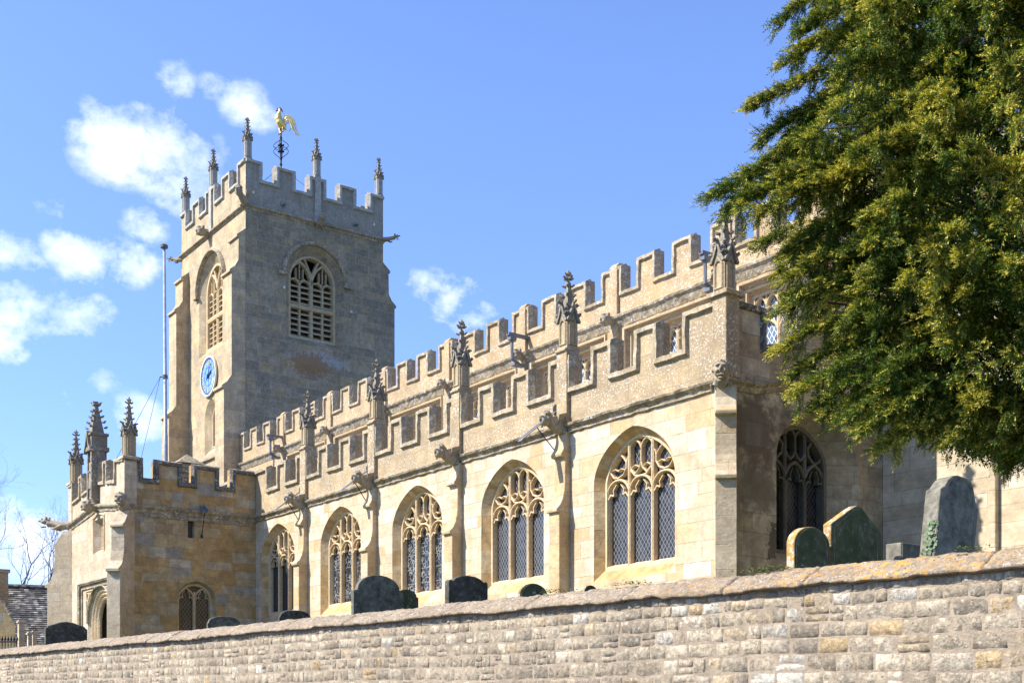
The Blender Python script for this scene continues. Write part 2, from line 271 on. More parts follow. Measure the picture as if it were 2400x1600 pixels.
# ------------------------------------------------------------------ mesh tools
class Frame:                      # wall-local frame: u along the wall, z up, d outwards
    def __init__(s, kind, c): s.k, s.c = kind, c
    def __call__(s, u, z, d=0):
        if s.k == 'S': return Vector((u, s.c-d, z))
        if s.k == 'E': return Vector((s.c+d, u, z))
        if s.k == 'N': return Vector((u, s.c+d, z))
        if s.k == 'W': return Vector((s.c-d, u, z))
class MB:
    def __init__(s): s.v, s.f, s.mi = [], [], []; s.cur = 0
    def add(s, vs, fs):
        o = len(s.v); s.v += [tuple(x) for x in vs]; s.f += [tuple(o+i for i in f) for f in fs]; s.mi += [s.cur]*len(fs); return s
    def box(s, a, b):
        x0, y0, z0 = [min(a[i], b[i]) for i in range(3)]; x1, y1, z1 = [max(a[i], b[i]) for i in range(3)]
        return s.add([(x0, y0, z0), (x1, y0, z0), (x1, y1, z0), (x0, y1, z0), (x0, y0, z1), (x1, y0, z1), (x1, y1, z1), (x0, y1, z1)],
                     [(0, 3, 2, 1), (4, 5, 6, 7), (0, 1, 5, 4), (1, 2, 6, 5), (2, 3, 7, 6), (3, 0, 4, 7)])
    def rough(s, start, amp, f=7):
        for i in range(start, len(s.v)):
            p = Vector(s.v[i]); s.v[i] = tuple(p+Vector((noise.noise(p*f), noise.noise(p*f+Vector((31, 0, 0))), noise.noise(p*f+Vector((0, 57, 0)))))*amp)
        return s
    def rings(s, rs, caps=True, closed=True):
        n = len(rs[0]); vs = [p for r in rs for p in r]; fs = []
        for i in range(len(rs)-1):
            for j in range(n if closed else n-1):
                k = (j+1) % n; fs.append((i*n+j, i*n+k, (i+1)*n+k, (i+1)*n+j))
        if caps: fs.append(tuple(range(n))[::-1]); fs.append(tuple((len(rs)-1)*n+j for j in range(n)))
        return s.add(vs, fs)
    def prism(s, fr, pts, d0, d1): return s.rings([[fr(u, z, d0) for u, z in pts], [fr(u, z, d1) for u, z in pts]])
    def side(s, fr, prof, u0, u1): return s.rings([[fr(u0, z, d) for d, z in prof], [fr(u1, z, d) for d, z in prof]])  # profile (d,z) along u
    def sweep(s, fr, path, prof, closed=False):   # path (u,z), prof (s,d); mitred
        n = len(path); rs = []
        for i in range(n):
            p = Vector(path[i]); a = Vector(path[i-1]) if (i or closed) else None; b = Vector(path[(i+1) % n]) if (i < n-1 or closed) else None
            d1 = (p-a).normalized() if a is not None and (p-a).length > 1e-6 else None
            d2 = (b-p).normalized() if b is not None and (b-p).length > 1e-6 else None
            if d1 is None: d1 = d2
            if d2 is None: d2 = d1
            n1_, n2_ = Vector((-d1.y, d1.x)), Vector((-d2.y, d2.x)); m = n1_+n2_
            m = m/max(.35, m.dot(n1_)) if m.length > 1e-4 else n1_
            rs.append([fr(p.x+m.x*q, p.y+m.y*q, d) for q, d in prof])
        if closed: rs.append(rs[0])
        return s.rings(rs, caps=not closed)
    def plan(s, path, prof, closed=False):        # path of (x,y,z), profile (out,h); outward is to the right of travel
        n = len(path); rs = []
        for i in range(n):
            p = Vector(path[i]); a = Vector(path[i-1]) if (i or closed) else None; b = Vector(path[(i+1) % n]) if (i < n-1 or closed) else None
            f = lambda q: Vector((q.x, q.y)).normalized()
            d1 = f(p-a) if a is not None else None; d2 = f(b-p) if b is not None else None
            if d1 is None: d1 = d2
            if d2 is None: d2 = d1
            n1_, n2_ = Vector((d1.y, -d1.x)), Vector((d2.y, -d2.x)); m = n1_+n2_; m = m/max(.3, m.dot(n1_))
            rs.append([(p.x+m.x*o, p.y+m.y*o, p.z+h) for o, h in prof])
        if closed: rs.append(rs[0])
        return s.rings(rs, caps=not closed)
    def wall(s, fr, outer, holes, th, d0=0, rm=0):
        """wall plate with openings. holes: list of (contour, inner contour or None, depth)"""
        loops = [outer]+[h[0] for h in holes]
        for dd, rev in ((d0, 0), (d0-th, 1)):
            lp = loops if not rev else [outer]+[(h[1] or h[0]) for h in holes]
            flat = [p for l in lp for p in l]
            tris = tessellate_polygon([[Vector((p[0], p[1], 0)) for p in l] for l in lp])
            s.add([fr(p[0], p[1], dd) for p in flat], [t if not rev else t[::-1] for t in tris])
        n = len(outer); s.rings([[fr(*p, d0) for p in outer], [fr(*p, d0-th) for p in outer]], caps=False)
        for h in holes:
            inner = h[1] or h[0]; dep = h[2]
            rs = [[fr(*p, d0) for p in h[0]], [fr(*p, d0-dep) for p in inner], [fr(*p, d0-th) for p in inner]]
            s.cur = rm; s.rings(rs, caps=False); s.cur = 0
        return s
    def tube(s, pts, rad, n=6, caps=True):
        pts = [Vector(p) for p in pts]; rad = rad if isinstance(rad, (list, tuple)) else [rad]*len(pts); rs = []
        for i, p in enumerate(pts):
            d = (pts[min(i+1, len(pts)-1)]-pts[max(i-1, 0)]); d = d.normalized() if d.length > 1e-9 else Vector((0, 0, 1))
            a = d.cross(Vector((0, 0, 1))) if abs(d.z) < .95 else d.cross(Vector((1, 0, 0))); a.normalize(); b = d.cross(a)
            rs.append([p+(a*math.cos(2*math.pi*j/n)+b*math.sin(2*math.pi*j/n))*rad[i] for j in range(n)])
        return s.rings(rs, caps)
    def blob(s, c, r, rot=None, sub=1, jit=0):
        bm = bmesh.new(); bmesh.ops.create_icosphere(bm, subdivisions=sub, radius=1)
        r = (r, r, r) if isinstance(r, (int, float)) else r
        vs = []
        for v in bm.verts:
            q = Vector((v.co.x*r[0], v.co.y*r[1], v.co.z*r[2]))*(1+random.uniform(-jit, jit))
            if rot is not None: q = rot @ q
            vs.append(q+Vector(c))
        s.add(vs, [[v.index for v in f.verts] for f in bm.faces]); bm.free(); return s
    def lathe(s, c, prof, n=12):   # prof (r,z)
        return s.rings([[(c[0]+r*math.cos(2*math.pi*j/n), c[1]+r*math.sin(2*math.pi*j/n), c[2]+z) for j in range(n)] for r, z in prof])
    def mesh(s, name, mats, smooth=False, recalc=True):
        me = bpy.data.meshes.new(name); me.from_pydata(s.v, [], s.f)
        mats = mats if isinstance(mats, (list, tuple)) else [mats]
        for m in mats: me.materials.append(m)
        if len(mats) > 1:
            for p, k in zip(me.polygons, s.mi): p.material_index = k
        if recalc:
            bm = bmesh.new(); bm.from_mesh(me); bmesh.ops.recalc_face_normals(bm, faces=bm.faces); bm.to_mesh(me); bm.free()
        boxuv(me)
        if smooth:
            for p in me.polygons: p.use_smooth = True
        return me
def boxuv(me):
    lay = me.uv_layers.new(name='UVMap'); d = lay.data; vs = me.vertices
    for p in me.polygons:
        nx, ny, nz = p.normal
        if abs(nz) > .8: f = lambda c: (c.x, c.y)
        else:
            l = math.hypot(nx, ny) or 1; tx, ty = -ny/l, nx/l
            if abs(nx) > abs(ny)*1.0:
                f = (lambda c: (c.y, c.z)) if abs(ny) < .25 else (lambda c, tx=tx, ty=ty: (c.x*tx+c.y*ty, c.z))
            else: f = (lambda c: (c.x, c.z)) if abs(nx) < .25 else (lambda c, tx=tx, ty=ty: (c.x*tx+c.y*ty, c.z))
        for li in p.loop_indices: d[li].uv = f(vs[me.loops[li].vertex_index].co)
def worldloc(o):
    l = Vector((0, 0, 0))
    while o: l += o.location; o = o.parent
    return l
def add(name, me, parent=None, loc=None, bevel=0, label=None):
    """links a mesh whose vertices are in world coordinates (loc None) or local ones (loc given, world)"""
    o = bpy.data.objects.new(name, me); COL.objects.link(o)
    if parent is not None: o.parent = parent
    o.location = (Vector(loc) if loc is not None else Vector((0, 0, 0))) - (worldloc(parent) if parent is not None else Vector((0, 0, 0)))
    if bevel:
        b = o.modifiers.new('bevel', 'BEVEL'); b.width = bevel; b.segments = 1; b.limit_method = 'ANGLE'; b.angle_limit = R(35)
    if label: o['label'] = label
    return o
def thing(name, label, cat, loc, group=None):
    o = bpy.data.objects.new(name, None); COL.objects.link(o); o.location = loc; o.empty_display_size = .3
    return tag(o, label, cat, group)
def tag(o, label, cat, group=None, kind=None):
    if label: o['label'] = label
    if cat: o['category'] = cat
    if group: o['group'] = group
    if kind: o['kind'] = kind
    return o
def evaluated(me, mods):
    o = bpy.data.objects.new('tmp', me); COL.objects.link(o)
    for t, kw in mods:
        m = o.modifiers.new(t, t)
        for k, v in kw.items(): setattr(m, k, v)
    dg = bpy.context.evaluated_depsgraph_get(); dg.update()
    r = bpy.data.meshes.new_from_object(o.evaluated_get(dg)); bpy.data.objects.remove(o)
    for p in r.polygons: p.use_smooth = True
    return r
def carve(mb, name, mat, vox=.02):
    me = mb.mesh(name, mat)
    r = evaluated(me, [('REMESH', dict(mode='VOXEL', voxel_size=vox, use_smooth_shade=True))]); r.name = name
    if not r.materials: r.materials.append(mat)
    if not r.uv_layers: boxuv(r)
    return r

def arch(uc, hw, z0, zs, za, n=12, p=1.45, mode='4c'):
    """closed contour of an arched opening, anticlockwise from bottom left to right"""
    pts = [(uc-hw, z0), (uc+hw, z0)]
    right = []
    for i in range(n+1):
        t = i/n
        if mode == '4c':
            x = math.cos(t*math.pi/2)**.9 if t < 1 else 0; z = math.sqrt(max(0, 1-x**p))
        else:
            h = (za-zs)/hw; Rr = (1+h*h)/2; th = math.asin(min(1, h/Rr)) if h <= Rr else math.pi/2
            th = math.acos((Rr-1)/Rr) if Rr > 1 else math.pi/2
            a = th*t; x = (1-Rr)+Rr*math.cos(a); z = Rr*math.sin(a)/h
        right.append((x, z))
    pts += [(uc+x*hw, zs+z*(za-zs)) for x, z in right]
    pts += [(uc-x*hw, zs+z*(za-zs)) for x, z in right[::-1][1:]]
    return pts
def archhead(uc, hw, zs, za, n=8, mode='2c', p=1.45):
    c = arch(uc, hw, zs-1, zs, za, n, p, mode)
    return c[2:][::-1]           # left springing ... apex ... right springing
def rib(w_, df, db): return [(-w_/2, db), (-w_/2, df-w_*.35), (-w_*.14, df), (w_*.14, df), (w_/2, df-w_*.35), (w_/2, db)]

# ------------------------------------------------------------------ ground and road
gm = Mt('grass_turf'); gob = gm.obj()
gm.color(gm.mix(gm.noise(gob, 3, 6), (.035, .06, .015), (.08, .10, .03))); gm.bump(gm.noise(gob, 30, 4), .8, .05)
am = Mt('asphalt'); aob = am.obj(); am.color(am.mix(am.noise(aob, 60, 4), (.035, .035, .037), (.07, .068, .066))); am.bump(am.noise(aob, 90, 3), .4, .01)
def sheet(name, x0, x1, y0, y1, z, m, kind='structure'):
    mb = MB(); mb.add([(x0, y0, z), (x1, y0, z), (x1, y1, z), (x0, y1, z)], [(0, 1, 2, 3)]); o = add(name, mb.mesh(name, m)); tag(o, None, None, kind=kind); return o
WD = Vector((-.99744, -.0715, 0)); WP = Vector((-5.45, 9.16, 0)); WN = Vector((.0715, -.99744, 0))  # churchyard wall line, its outward normal
def wp(t, off=0, z=0): return WP + WD*t + WN*off + Vector((0, 0, z))
sheet('ground', -1500, 1500, -1500, 1500, -1.75, gm.m)
mb = MB(); mb.add([wp(-60, .0, -1.6), wp(120, 0, -1.6), wp(120, 9, -1.6), wp(-60, 9, -1.6)], [(0, 1, 2, 3)]); tag(add('road', mb.mesh('road', am.m)), None, None, kind='structure')
# churchyard terrace, held up by the wall
mb = MB(); a = [wp(-60, -.15), wp(120, -.15)]
mb.add([(a[0].x, a[0].y, .72), (a[1].x, a[1].y, .55), (a[1].x, 16, 1.05), (a[0].x, 16, 1.05), (a[1].x, 900, 1.2), (a[0].x, 900, 1.2)], [(0, 3, 2, 1), (3, 5, 4, 2)])
tag(add('churchyard_lawn', mb.mesh('churchyard_lawn', gm.m, recalc=False)), None, None, kind='structure')

# ------------------------------------------------------------------ the church
CH = thing('church', 'long battlemented limestone parish church with square west tower, south aisle and porch', 'church', (-36, 21, 1.1))
class FrameV:                     # frame set at any angle: origin, outward bearing
    def __init__(s, o, dx, dy):
        l = math.hypot(dx, dy); s.o = Vector((o[0], o[1], 0)); s.d = Vector((dx/l, dy/l, 0)); s.u = Vector((-s.d.y, s.d.x, 0))
    def __call__(s, u, z, d=0): return s.o + s.u*u + s.d*d + Vector((0, 0, z))

def finer(path, step=.18):
    out = [path[0]]
    for q0, q1 in zip(path, path[1:]):
        n_ = max(1, int((Vector(q1)-Vector(q0)).length/step))
        for i in range(1, n_+1): out.append(tuple(Vector(q0).lerp(Vector(q1), i/n_)))
    return out
def parapet_path(u0, u1, cren, zt, zc, gable=None):
    g = gable or (lambda u: 0); pts = [(u0, zt+g(u0))]
    for a, b in cren: pts += [(a, zt+g(a)), (a, zc+g(a)), (b, zc+g(b)), (b, zt+g(b))]
    pts.append((u1, zt+g(u1))); return pts
def parapet(name, fr, u0, u1, cren, zb, zt, zc, th, mat, cmat, gable=None, bot=None, cop=1.0):
    cren = sorted(cren); path = parapet_path(u0, u1, cren, zt, zc, gable)
    mb = MB(); outer = (bot or [(u0, zb), (u1, zb)]) + path[::-1]
    mb.wall(fr, outer, [], th); p = add(name, mb.mesh(name, mat), CH)
    k = cop; prof = [(.018, -.11), (.03*k, -.06), (-.03*k, .075*k), (-.115*k, .075*k), (-.145*k, -.01), (-.03, -.11)]
    fine_ = [path[0]]
    for q0, q1 in zip(path, path[1:]):
        n_ = max(1, int(math.hypot(q1[0]-q0[0], q1[1]-q0[1])/.14))
        for i in range(1, n_+1): fine_.append((q0[0]+(q1[0]-q0[0])*i/n_, q0[1]+(q1[1]-q0[1])*i/n_))
    mb = MB(); mb.sweep(fr, fine_, prof); mb.rough(0, .016, 3.7); mb.rough(0, .016, 12); c = add('coping', mb.mesh('coping', cmat), p)
    return p

# ---- tower
TX, TY, TW, TN = -55.2, 24.0, -63.8, 31.75
FTS, FTE = Frame('S', TY), Frame('E', TX)
bS = arch(-59.53, 1.72, 18.05, 21.3, 23.1, 14, mode='2c'); bSi = arch(-59.53, 1.30, 18.35, 21.25, 22.65, 14, mode='2c')
bE = arch(27.78, 1.62, 18.0, 21.3, 23.0, 14, mode='2c'); bEi = arch(27.78, 1.30, 18.3, 21.25, 22.6, 14, mode='2c')
w2 = arch(-59.6, .88, 12.75, 14.6, 15.62, 10, mode='2c'); w2i = arch(-59.6, .45, 13.15, 14.5, 15.2, 10, mode='2c')
mb = MB()
mb.wall(FTS, [(TW, 1.1), (TX-.004, 1.1), (TX-.004, 24.25), (TW, 24.25)], [(bS, bSi, .28), (w2, w2i, .3)], 1.0)
add('tower_wall', mb.mesh('tower_wall', M['tower']), CH); mb = MB()
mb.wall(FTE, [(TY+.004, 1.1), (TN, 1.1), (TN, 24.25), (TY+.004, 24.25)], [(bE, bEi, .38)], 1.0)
add('tower_wall', mb.mesh('tower_wall', M['tower_east_shade']), CH); mb = MB()
mb.box((TW+.01, TY+1.01, 1.1), (TW+1, TN-.01, 24.2)); mb.box((TW+1.01, TN-1, 1.1), (TX-1.01, TN-.02, 24.2))
add('tower_wall', mb.mesh('tower_wall', M['tower']), CH)
mb = MB(); mb.box((TW+.4, TY+.4, 24.6), (TX-.4, TN-.4, 24.9))
mb.add([(TW+.4, TY+.4, 24.9), (TX-.4, TY+.4, 24.9), (TX-.4, TN-.4, 24.9), (TW+.4, TN-.4, 24.9), ((TX+TW)/2, (TY+TN)/2, 26.4)], [(0, 1, 4), (1, 2, 4), (2, 3, 4), (3, 0, 4)])
add('tower_roof', mb.mesh('tower_roof', M['leadroof']), CH)
ringp = [(TW, TY), (TX, TY), (TX, TN), (TW, TN)]
def ring(z): return [(x, y, z) for x, y in ringp]
mb = MB(); mb.plan(ring(24.2), [(-.1, -.14), (.03, -.14), (.06, -.06), (.17, .0), (.17, .06), (.0, .2), (-.1, .2)], closed=True)
add('string_course', mb.mesh('string_course', M['string']), CH)
mb = MB(); mb.plan([(TW, TY, 12.5), (TX, TY, 12.5)], [(-.05, -.1), (.12, -.06), (.12, .0), (.0, .2), (-.05, .2)])
add('string_course', mb.mesh('string_course', M['string']), CH)
crE = [(24.88, 25.58), (26.68, 27.38), (28.4, 29.1), (30.15, 30.88)]
crS = [(-56.95+.02, -56.08), (-58.85, -58.05), (-60.95, -60.2), (-62.9, -62.05)]
crW = crE
parapet('tower_parapet', FTS, TW, TX-.004, crS, 24.3, 26.55, 25.65, .4, M['tower'], M['coping_tower'], cop=1.5)
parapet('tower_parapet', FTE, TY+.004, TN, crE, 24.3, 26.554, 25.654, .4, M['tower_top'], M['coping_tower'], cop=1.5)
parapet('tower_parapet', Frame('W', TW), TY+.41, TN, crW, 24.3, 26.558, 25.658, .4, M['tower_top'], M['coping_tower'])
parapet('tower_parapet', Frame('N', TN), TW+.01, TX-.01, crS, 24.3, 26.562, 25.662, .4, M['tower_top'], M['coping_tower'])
# hood moulds
def hood(fr, uc, hw, zs, za, w_=.16, d_=.14, drop=.0, mode='2c', mat='string', stops=True):
    c = archhead(uc, hw, zs, za, 14, mode)
    if drop: c = [(c[0][0], zs-drop)] + c + [(c[-1][0], zs-drop)]
    mb = MB(); mb.sweep(fr, c, [(0, -.03), (0, d_*.6), (w_*.35, d_), (w_*.7, d_), (w_, d_*.3), (w_, -.03)])
    if stops:
        for q in (c[0], c[-1]):
            s_ = -1 if q == c[0] else 1
            mb.add([fr(q[0]+a*s_, q[1]+b, d) for d in (-.03, d_) for a, b in ((-.04, -.13), (w_+.22, -.13), (w_+.22, 0), (-.04, 0))], [(0, 1, 2, 3), (4, 5, 6, 7), (0, 1, 5, 4), (1, 2, 6, 5), (2, 3, 7, 6), (3, 0, 4, 7)])
    return add('hood_mould', mb.mesh('hood_mould', M[mat]), CH)
hood(FTS, -59.53, 1.74, 21.35, 23.15, .17, .2); hood(FTE, 27.78, 1.64, 21.35, 23.05, .2, .16)
# belfry windows: transom, sub-arches, louvres
def belfry(fr, uc, zsill, zs, za, dep):
    mb = MB(); d0, d1 = -dep, -dep-.28; W = 1.3
    r1 = rib(.20, d0, d1); r2 = rib(.12, d0-.05, d1)
    mb.sweep(fr, [(uc, zsill), (uc, zs+.35)], r1)
    mb.sweep(fr, [(uc-W, 19.93), (uc+W, 19.93)], [(-.1, d1), (-.1, d0+.02), (.02, d0+.06), (.1, d0), (.1, d1)])
    for s in (-1, 1):
        c = uc+s*W/2
        mb.sweep(fr, [(c, zsill), (c, zs-.1)], r2)
        for q in (-1, 1): mb.sweep(fr, archhead(c+q*W/4, W/4, zs-.25, zs+.08, 6), rib(.08, d0-.06, d1))
        mb.sweep(fr, archhead(c, W/2, zs-.1, zs+1.0, 8), rib(.13, d0, d1))
        for q in (-.2, 0, .2): mb.sweep(fr, [(c+q, zs+.1), (c+q, zs+.9-abs(q)*1.2)], rib(.05, d0-.06, d1))
        mb.sweep(fr, [(c-.3, zs+.14), (c, zs+.0), (c+.3, zs+.14)], rib(.05, d0-.06, d1))
    mb.sweep(fr, [(uc, zs+.35), (uc-.42, zs+1.2)], rib(.1, d0, d1)); mb.sweep(fr, [(uc, zs+.35), (uc+.42, zs+1.2)], rib(.1, d0, d1))
    cc = arch(uc, W, zsill, zs, za, 14, mode='2c'); mb.sweep(fr, cc, [(-.02, d1), (-.02, d0+.03), (.1, d0+.03), (.14, d1)], closed=True)
    o = add('belfry_window', mb.mesh('belfry_window', M['tracery'] if fr is FTS else M['louvre']), CH)
    for k in range(4):
        c = uc-W+W/4+k*W/2
        mb = MB()
        for z0, z1 in ((zsill+.05, 19.8), (20.05, zs-.08)):
            n = 5 if z0 < 19 else 4
            for i in range(n):
                z = z0+(i+.55)*(z1-z0)/n
                mb.add([fr(u, z+dz, d) for u in (c-W/4, c+W/4) for d, dz in ((d0-.08, -.12), (d0-.08, -.07), (d1-.1, .12), (d1-.1, .07))], [(0, 1, 2, 3), (4, 5, 6, 7), (0, 1, 5, 4), (1, 2, 6, 5), (2, 3, 7, 6), (3, 0, 4, 7)])
        add('louvre', mb.mesh('louvre', M['louvre']), o)
belfry(FTS, -59.53, 18.35, 21.25, 22.65, .28); belfry(FTE, 27.78, 18.3, 21.25, 22.6, .38)
mb = MB(); mb.sweep(FTS, w2i, rib(.12, -.24, -.45), closed=True); mb.sweep(FTS, [(-59.6, 13.1), (-59.6, 15.1)], rib(.09, -.24, -.45))
o = add('window', mb.mesh('window', M['tracery']), CH)
mb = MB(); mb.prism(FTS, w2i, -.42, -.46); add('glass', mb.mesh('glass', M['glassC']), o)
# tower buttresses (offsets measured off the wall face)
def tprof(steps, top):
    p = [(-.05, 1.1)]; z = 1.1
    for (d, zz, dn) in steps:      # width d up to height zz, then weathered back to dn
        p += [(d, z), (d, zz-.04), (d+.10, zz-.04), (d+.10, zz+.08), ((d+dn)/2+.02, zz+.30), (dn+.02, zz+.62)]; z = zz+.62
    p += [(p[-1][0], top), (-.05, top+.25)]; return p
tb = tprof([(1.6, 9.0, 1.15), (1.12, 15.15, .72), (.72, 20.85, .35)], 22.5)
tb[-2:] = [(.35, 22.6), (.45, 22.6), (.45, 22.72), (.0, 23.1), (-.05, 23.1)]
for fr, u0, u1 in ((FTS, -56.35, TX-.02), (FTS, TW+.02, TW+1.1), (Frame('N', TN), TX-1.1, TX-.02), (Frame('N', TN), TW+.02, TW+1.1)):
    mb = MB(); mb.side(fr, tb, u0, u1); add('buttress', mb.mesh('buttress', M['tower'] if fr is FTS else M['tower_east_shade']), CH, bevel=.01)

# ---- carved pinnacles
def crocket(mb, p, d, s=.06):
    d = Vector(d).normalized()
    mb.blob(Vector(p)+d*s*.5, (s*.9, s*.9, s*.55), jit=.15); mb.blob(Vector(p)+d*s*1.25+Vector((0, 0, s*.35)), (s*.6, s*.6, s*.5), jit=.2)
def pinnacle_mesh(name, wd, hs, ht, nc, finial=.2, gab=.28, smat='shaft', pmat='spire', cs=.055):
    a = wd/2; mb = MB(); mb.box((-a, -a, 0), (a, a, hs))
    for fx, fy in ((0, -1), (1, 0), (0, 1), (-1, 0)):
        f = FrameV((fx*a, fy*a), fx, fy)
        pw = wd*.32
        mb.sweep(f, [(-pw, .08), (pw, .08), (pw, hs-.12), (0, hs+.02), (-pw, hs-.12)], rib(.05, .035, -.01), closed=True)
    mb.box((-a-.03, -a-.03, -.06), (a+.03, a+.03, .03))
    sh = mb.mesh(name+'_shaft', M[smat]); mb = MB()
    for fx, fy in ((0, -1), (1, 0), (0, 1), (-1, 0)):
        f = FrameV((fx*a, fy*a), fx, fy)
        mb.prism(f, [(-a-.02, hs-.06), (a+.02, hs-.06), (a*.5, hs+gab*.45), (0, hs+gab), (-a*.5, hs+gab*.45)], -a*.4, .03)
        mb.sweep(f, [(-a-.02, hs-.08), (-a*.5, hs+gab*.4), (0, hs+gab+.06), (a*.5, hs+gab*.4), (a+.02, hs-.08)], [(-.03, 0), (-.03, .07), (.03, .07), (.03, 0)])
        t = Vector((-fy, fx, 0)); n_ = Vector((fx, fy, 0))
        for s in (-1, 1): crocket(mb, n_*(a+.04)+t*(a*.7*s)+Vector((0, 0, hs+gab*.35)), t*s+n_*.3, cs)
        crocket(mb, n_*(a+.05)+Vector((0, 0, hs+gab+.1)), n_, cs*1.1)
    z0 = hs+.02; z1 = ht-finial; b0 = a*.82
    mb.rings([[(-b, -b, z), (b, -b, z), (b, b, z), (-b, b, z)] for b, z in ((b0*.9, z0), (b0*.72, z0+(z1-z0)*.35), (b0*.5, z0+(z1-z0)*.7), (.045, z1))])
    for i in range(nc):
        t = (i+.6)/nc; z = z0+gab*.6+(z1-z0-gab*.6)*t; b = b0*(.78-.5*t)
        for sx in (-1, 1):
            for sy in (-1, 1): crocket(mb, (sx*b, sy*b, z), (sx, sy, .1), cs*(1.1-.25*t))
    mb.lathe((0, 0, z1), [(.035, -.05), (.05, 0), (.03, .04), (.03, finial*.4), (.06, finial*.55), (.05, finial*.75), (.02, finial)], 6)
    for sx, sy in ((1, 0), (-1, 0), (0, 1), (0, -1)):
        crocket(mb, (sx*.05, sy*.05, z1+finial*.30), (sx, sy, .2), cs*1.05); crocket(mb, (sx*.03, sy*.03, z1+finial*.62), (sx, sy, .4), cs*.7)
    return sh, mb.mesh(name+'_spire', M[pmat])
PA = pinnacle_mesh('aisle_pinnacle', .32, .70, 1.90, 3, finial=.30, gab=.28, cs=.062)
PT = pinnacle_mesh('tower_pinnacle', .30, .95, 2.05, 4, finial=.22, gab=.22, smat='coping_tower', cs=.05)
PP = pinnacle_mesh('porch_pinnacle', .34, .80, 2.05, 4, finial=.30, gab=.26)
def pinnacle(me, loc, rz=0, sc=1):
    o = add('pinnacle', me[0], CH, loc=loc); o.rotation_euler.z = rz; o.scale = (1, 1, sc)
    s = bpy.data.objects.new('spire', me[1]); COL.objects.link(s); s.parent = o
for x, y in ((TX-.17, TY+.17), (TW+.17, TY+.17), (TX-.17, TN-.17), (TW+.17, TN-.17), (-59.55, TY+.1), (-59.55, TN-.1), (TX-.1, 27.9), (TW+.1, 27.9)):
    pinnacle(PT, (x, y, 26.6))
for fr, u in ((FTS, -59.55), (FTE, 27.9)):
    mb = MB(); mb.side(fr, [(-.05, 24.3), (.1, 24.3), (.1, 26.5), (.0, 26.65), (-.3, 26.65), (-.3, 26.5)], u-.17, u+.17)
    add('pilaster', mb.mesh('pilaster', M['coping_tower']), CH, bevel=.01)

# ---- gargoyles (built facing -Y, root at the wall)
def garg(kind):
    mb = MB(); mx = lambda a, b: Matrix.Rotation(R(a), 3, b)
    if kind == 'beast':            # winged beast leaning out, broad human-like face
        mb.tube([(0, .12, -.05), (0, -.15, -.08), (0, -.38, 0), (0, -.55, .10)], [.17, .17, .14, .13], 10)
        mb.blob((0, -.66, .13), (.145, .16, .19), sub=2); mb.blob((0, -.76, .02), (.09, .08, .09), sub=2)
        mb.blob((0, -.82, .12), (.035, .06, .07), sub=2); mb.blob((0, -.80, .22), (.12, .05, .03)); mb.blob((0, -.80, -.01), (.07, .045, .022)); mb.blob((0, -.77, -.08), (.06, .05, .035))
        for s in (-1, 1):
            mb.blob((s*.075, -.77, .07), (.045, .05, .05)); mb.blob((s*.14, -.62, .15), (.03, .05, .08)); mb.blob((s*.10, -.62, .30), (.07, .12, .06))
            mb.add([(s*.13, .05, -.05), (s*.15, -.28, .0), (s*.24, -.32, .30), (s*.26, .06, .42), (s*.10, .05, -.05), (s*.11, -.28, .0), (s*.19, -.32, .30), (s*.20, .06, .42)], [(0, 1, 2, 3), (7, 6, 5, 4), (0, 4, 5, 1), (1, 5, 6, 2), (2, 6, 7, 3), (3, 7, 4, 0)])
            mb.tube([(s*.16, 0, -.1), (s*.2, -.1, -.2), (s*.14, .02, -.32)], [.06, .05, .04], 6)
        mb.tube([(0, -.45, .22), (0, -.6, .33), (0, -.72, .32)], [.1, .12, .08], 8)
    elif kind == 'grinner':        # corner mask with curly hair and wide grin
        mb.tube([(0, .15, -.12), (0, -.2, -.14), (0, -.36, -.05)], [.2, .19, .16], 10)
        mb.blob((0, -.42, .10), (.19, .19, .22), sub=2); mb.blob((0, -.61, .10), (.04, .06, .07)); mb.blob((0, -.57, -.06), (.13, .07, .025)); mb.blob((0, -.56, -.14), (.09, .07, .04))
        for s in (-1, 1):
            mb.blob((s*.10, -.57, .03), (.06, .06, .06)); mb.blob((s*.085, -.58, .19), (.07, .05, .03), mx(s*20, 'Y')); mb.blob((s*.2, -.42, .1), (.05, .06, .08))
            mb.tube([(s*.15, -.1, -.15), (s*.24, -.22, -.22), (s*.2, -.1, -.38)], [.07, .06, .05], 6)
        for i in range(9):
            a = -80+i*20; mb.blob((math.sin(R(a))*.2, -.48+abs(a)*.001, .14+math.cos(R(a))*.17), .055, jit=.1)
    elif kind == 'spout':          # long open-mouthed animal
        mb.tube([(0, .15, -.02), (0, -.3, -.03), (0, -.6, .03), (0, -.8, .05)], [.15, .15, .12, .13], 10)
        mb.blob((0, -.88, .12), (.13, .2, .10), sub=2); mb.blob((0, -1.08, .15), (.08, .12, .05)); mb.blob((0, -.98, -.06), (.07, .13, .035))
        for s in (-1, 1):
            mb.blob((s*.1, -.82, .23), (.03, .07, .08)); mb.blob((s*.07, -1.0, .2), .035); mb.tube([(s*.12, -.25, -.05), (s*.2, -.45, -.16), (s*.12, -.6, -.13)], [.06, .05, .04], 6)
    else:                          # small weathered head boss
        mb.tube([(0, .12, 0), (0, -.2, 0)], [.15, .13], 8); mb.blob((0, -.28, .02), (.15, .15, .17), sub=2); mb.blob((0, -.42, .0), (.05, .05, .06)); mb.blob((0, -.36, .13), (.12, .07, .04))
        for s in (-1, 1): mb.blob((s*.08, -.38, -.08), (.05, .05, .04)); mb.blob((s*.15, -.25, .1), (.05, .06, .09))
    return carve(mb, 'gargoyle_'+kind, M['gargoyle'], .016)
G = {k: garg(k) for k in ('beast', 'grinner', 'spout', 'boss')}
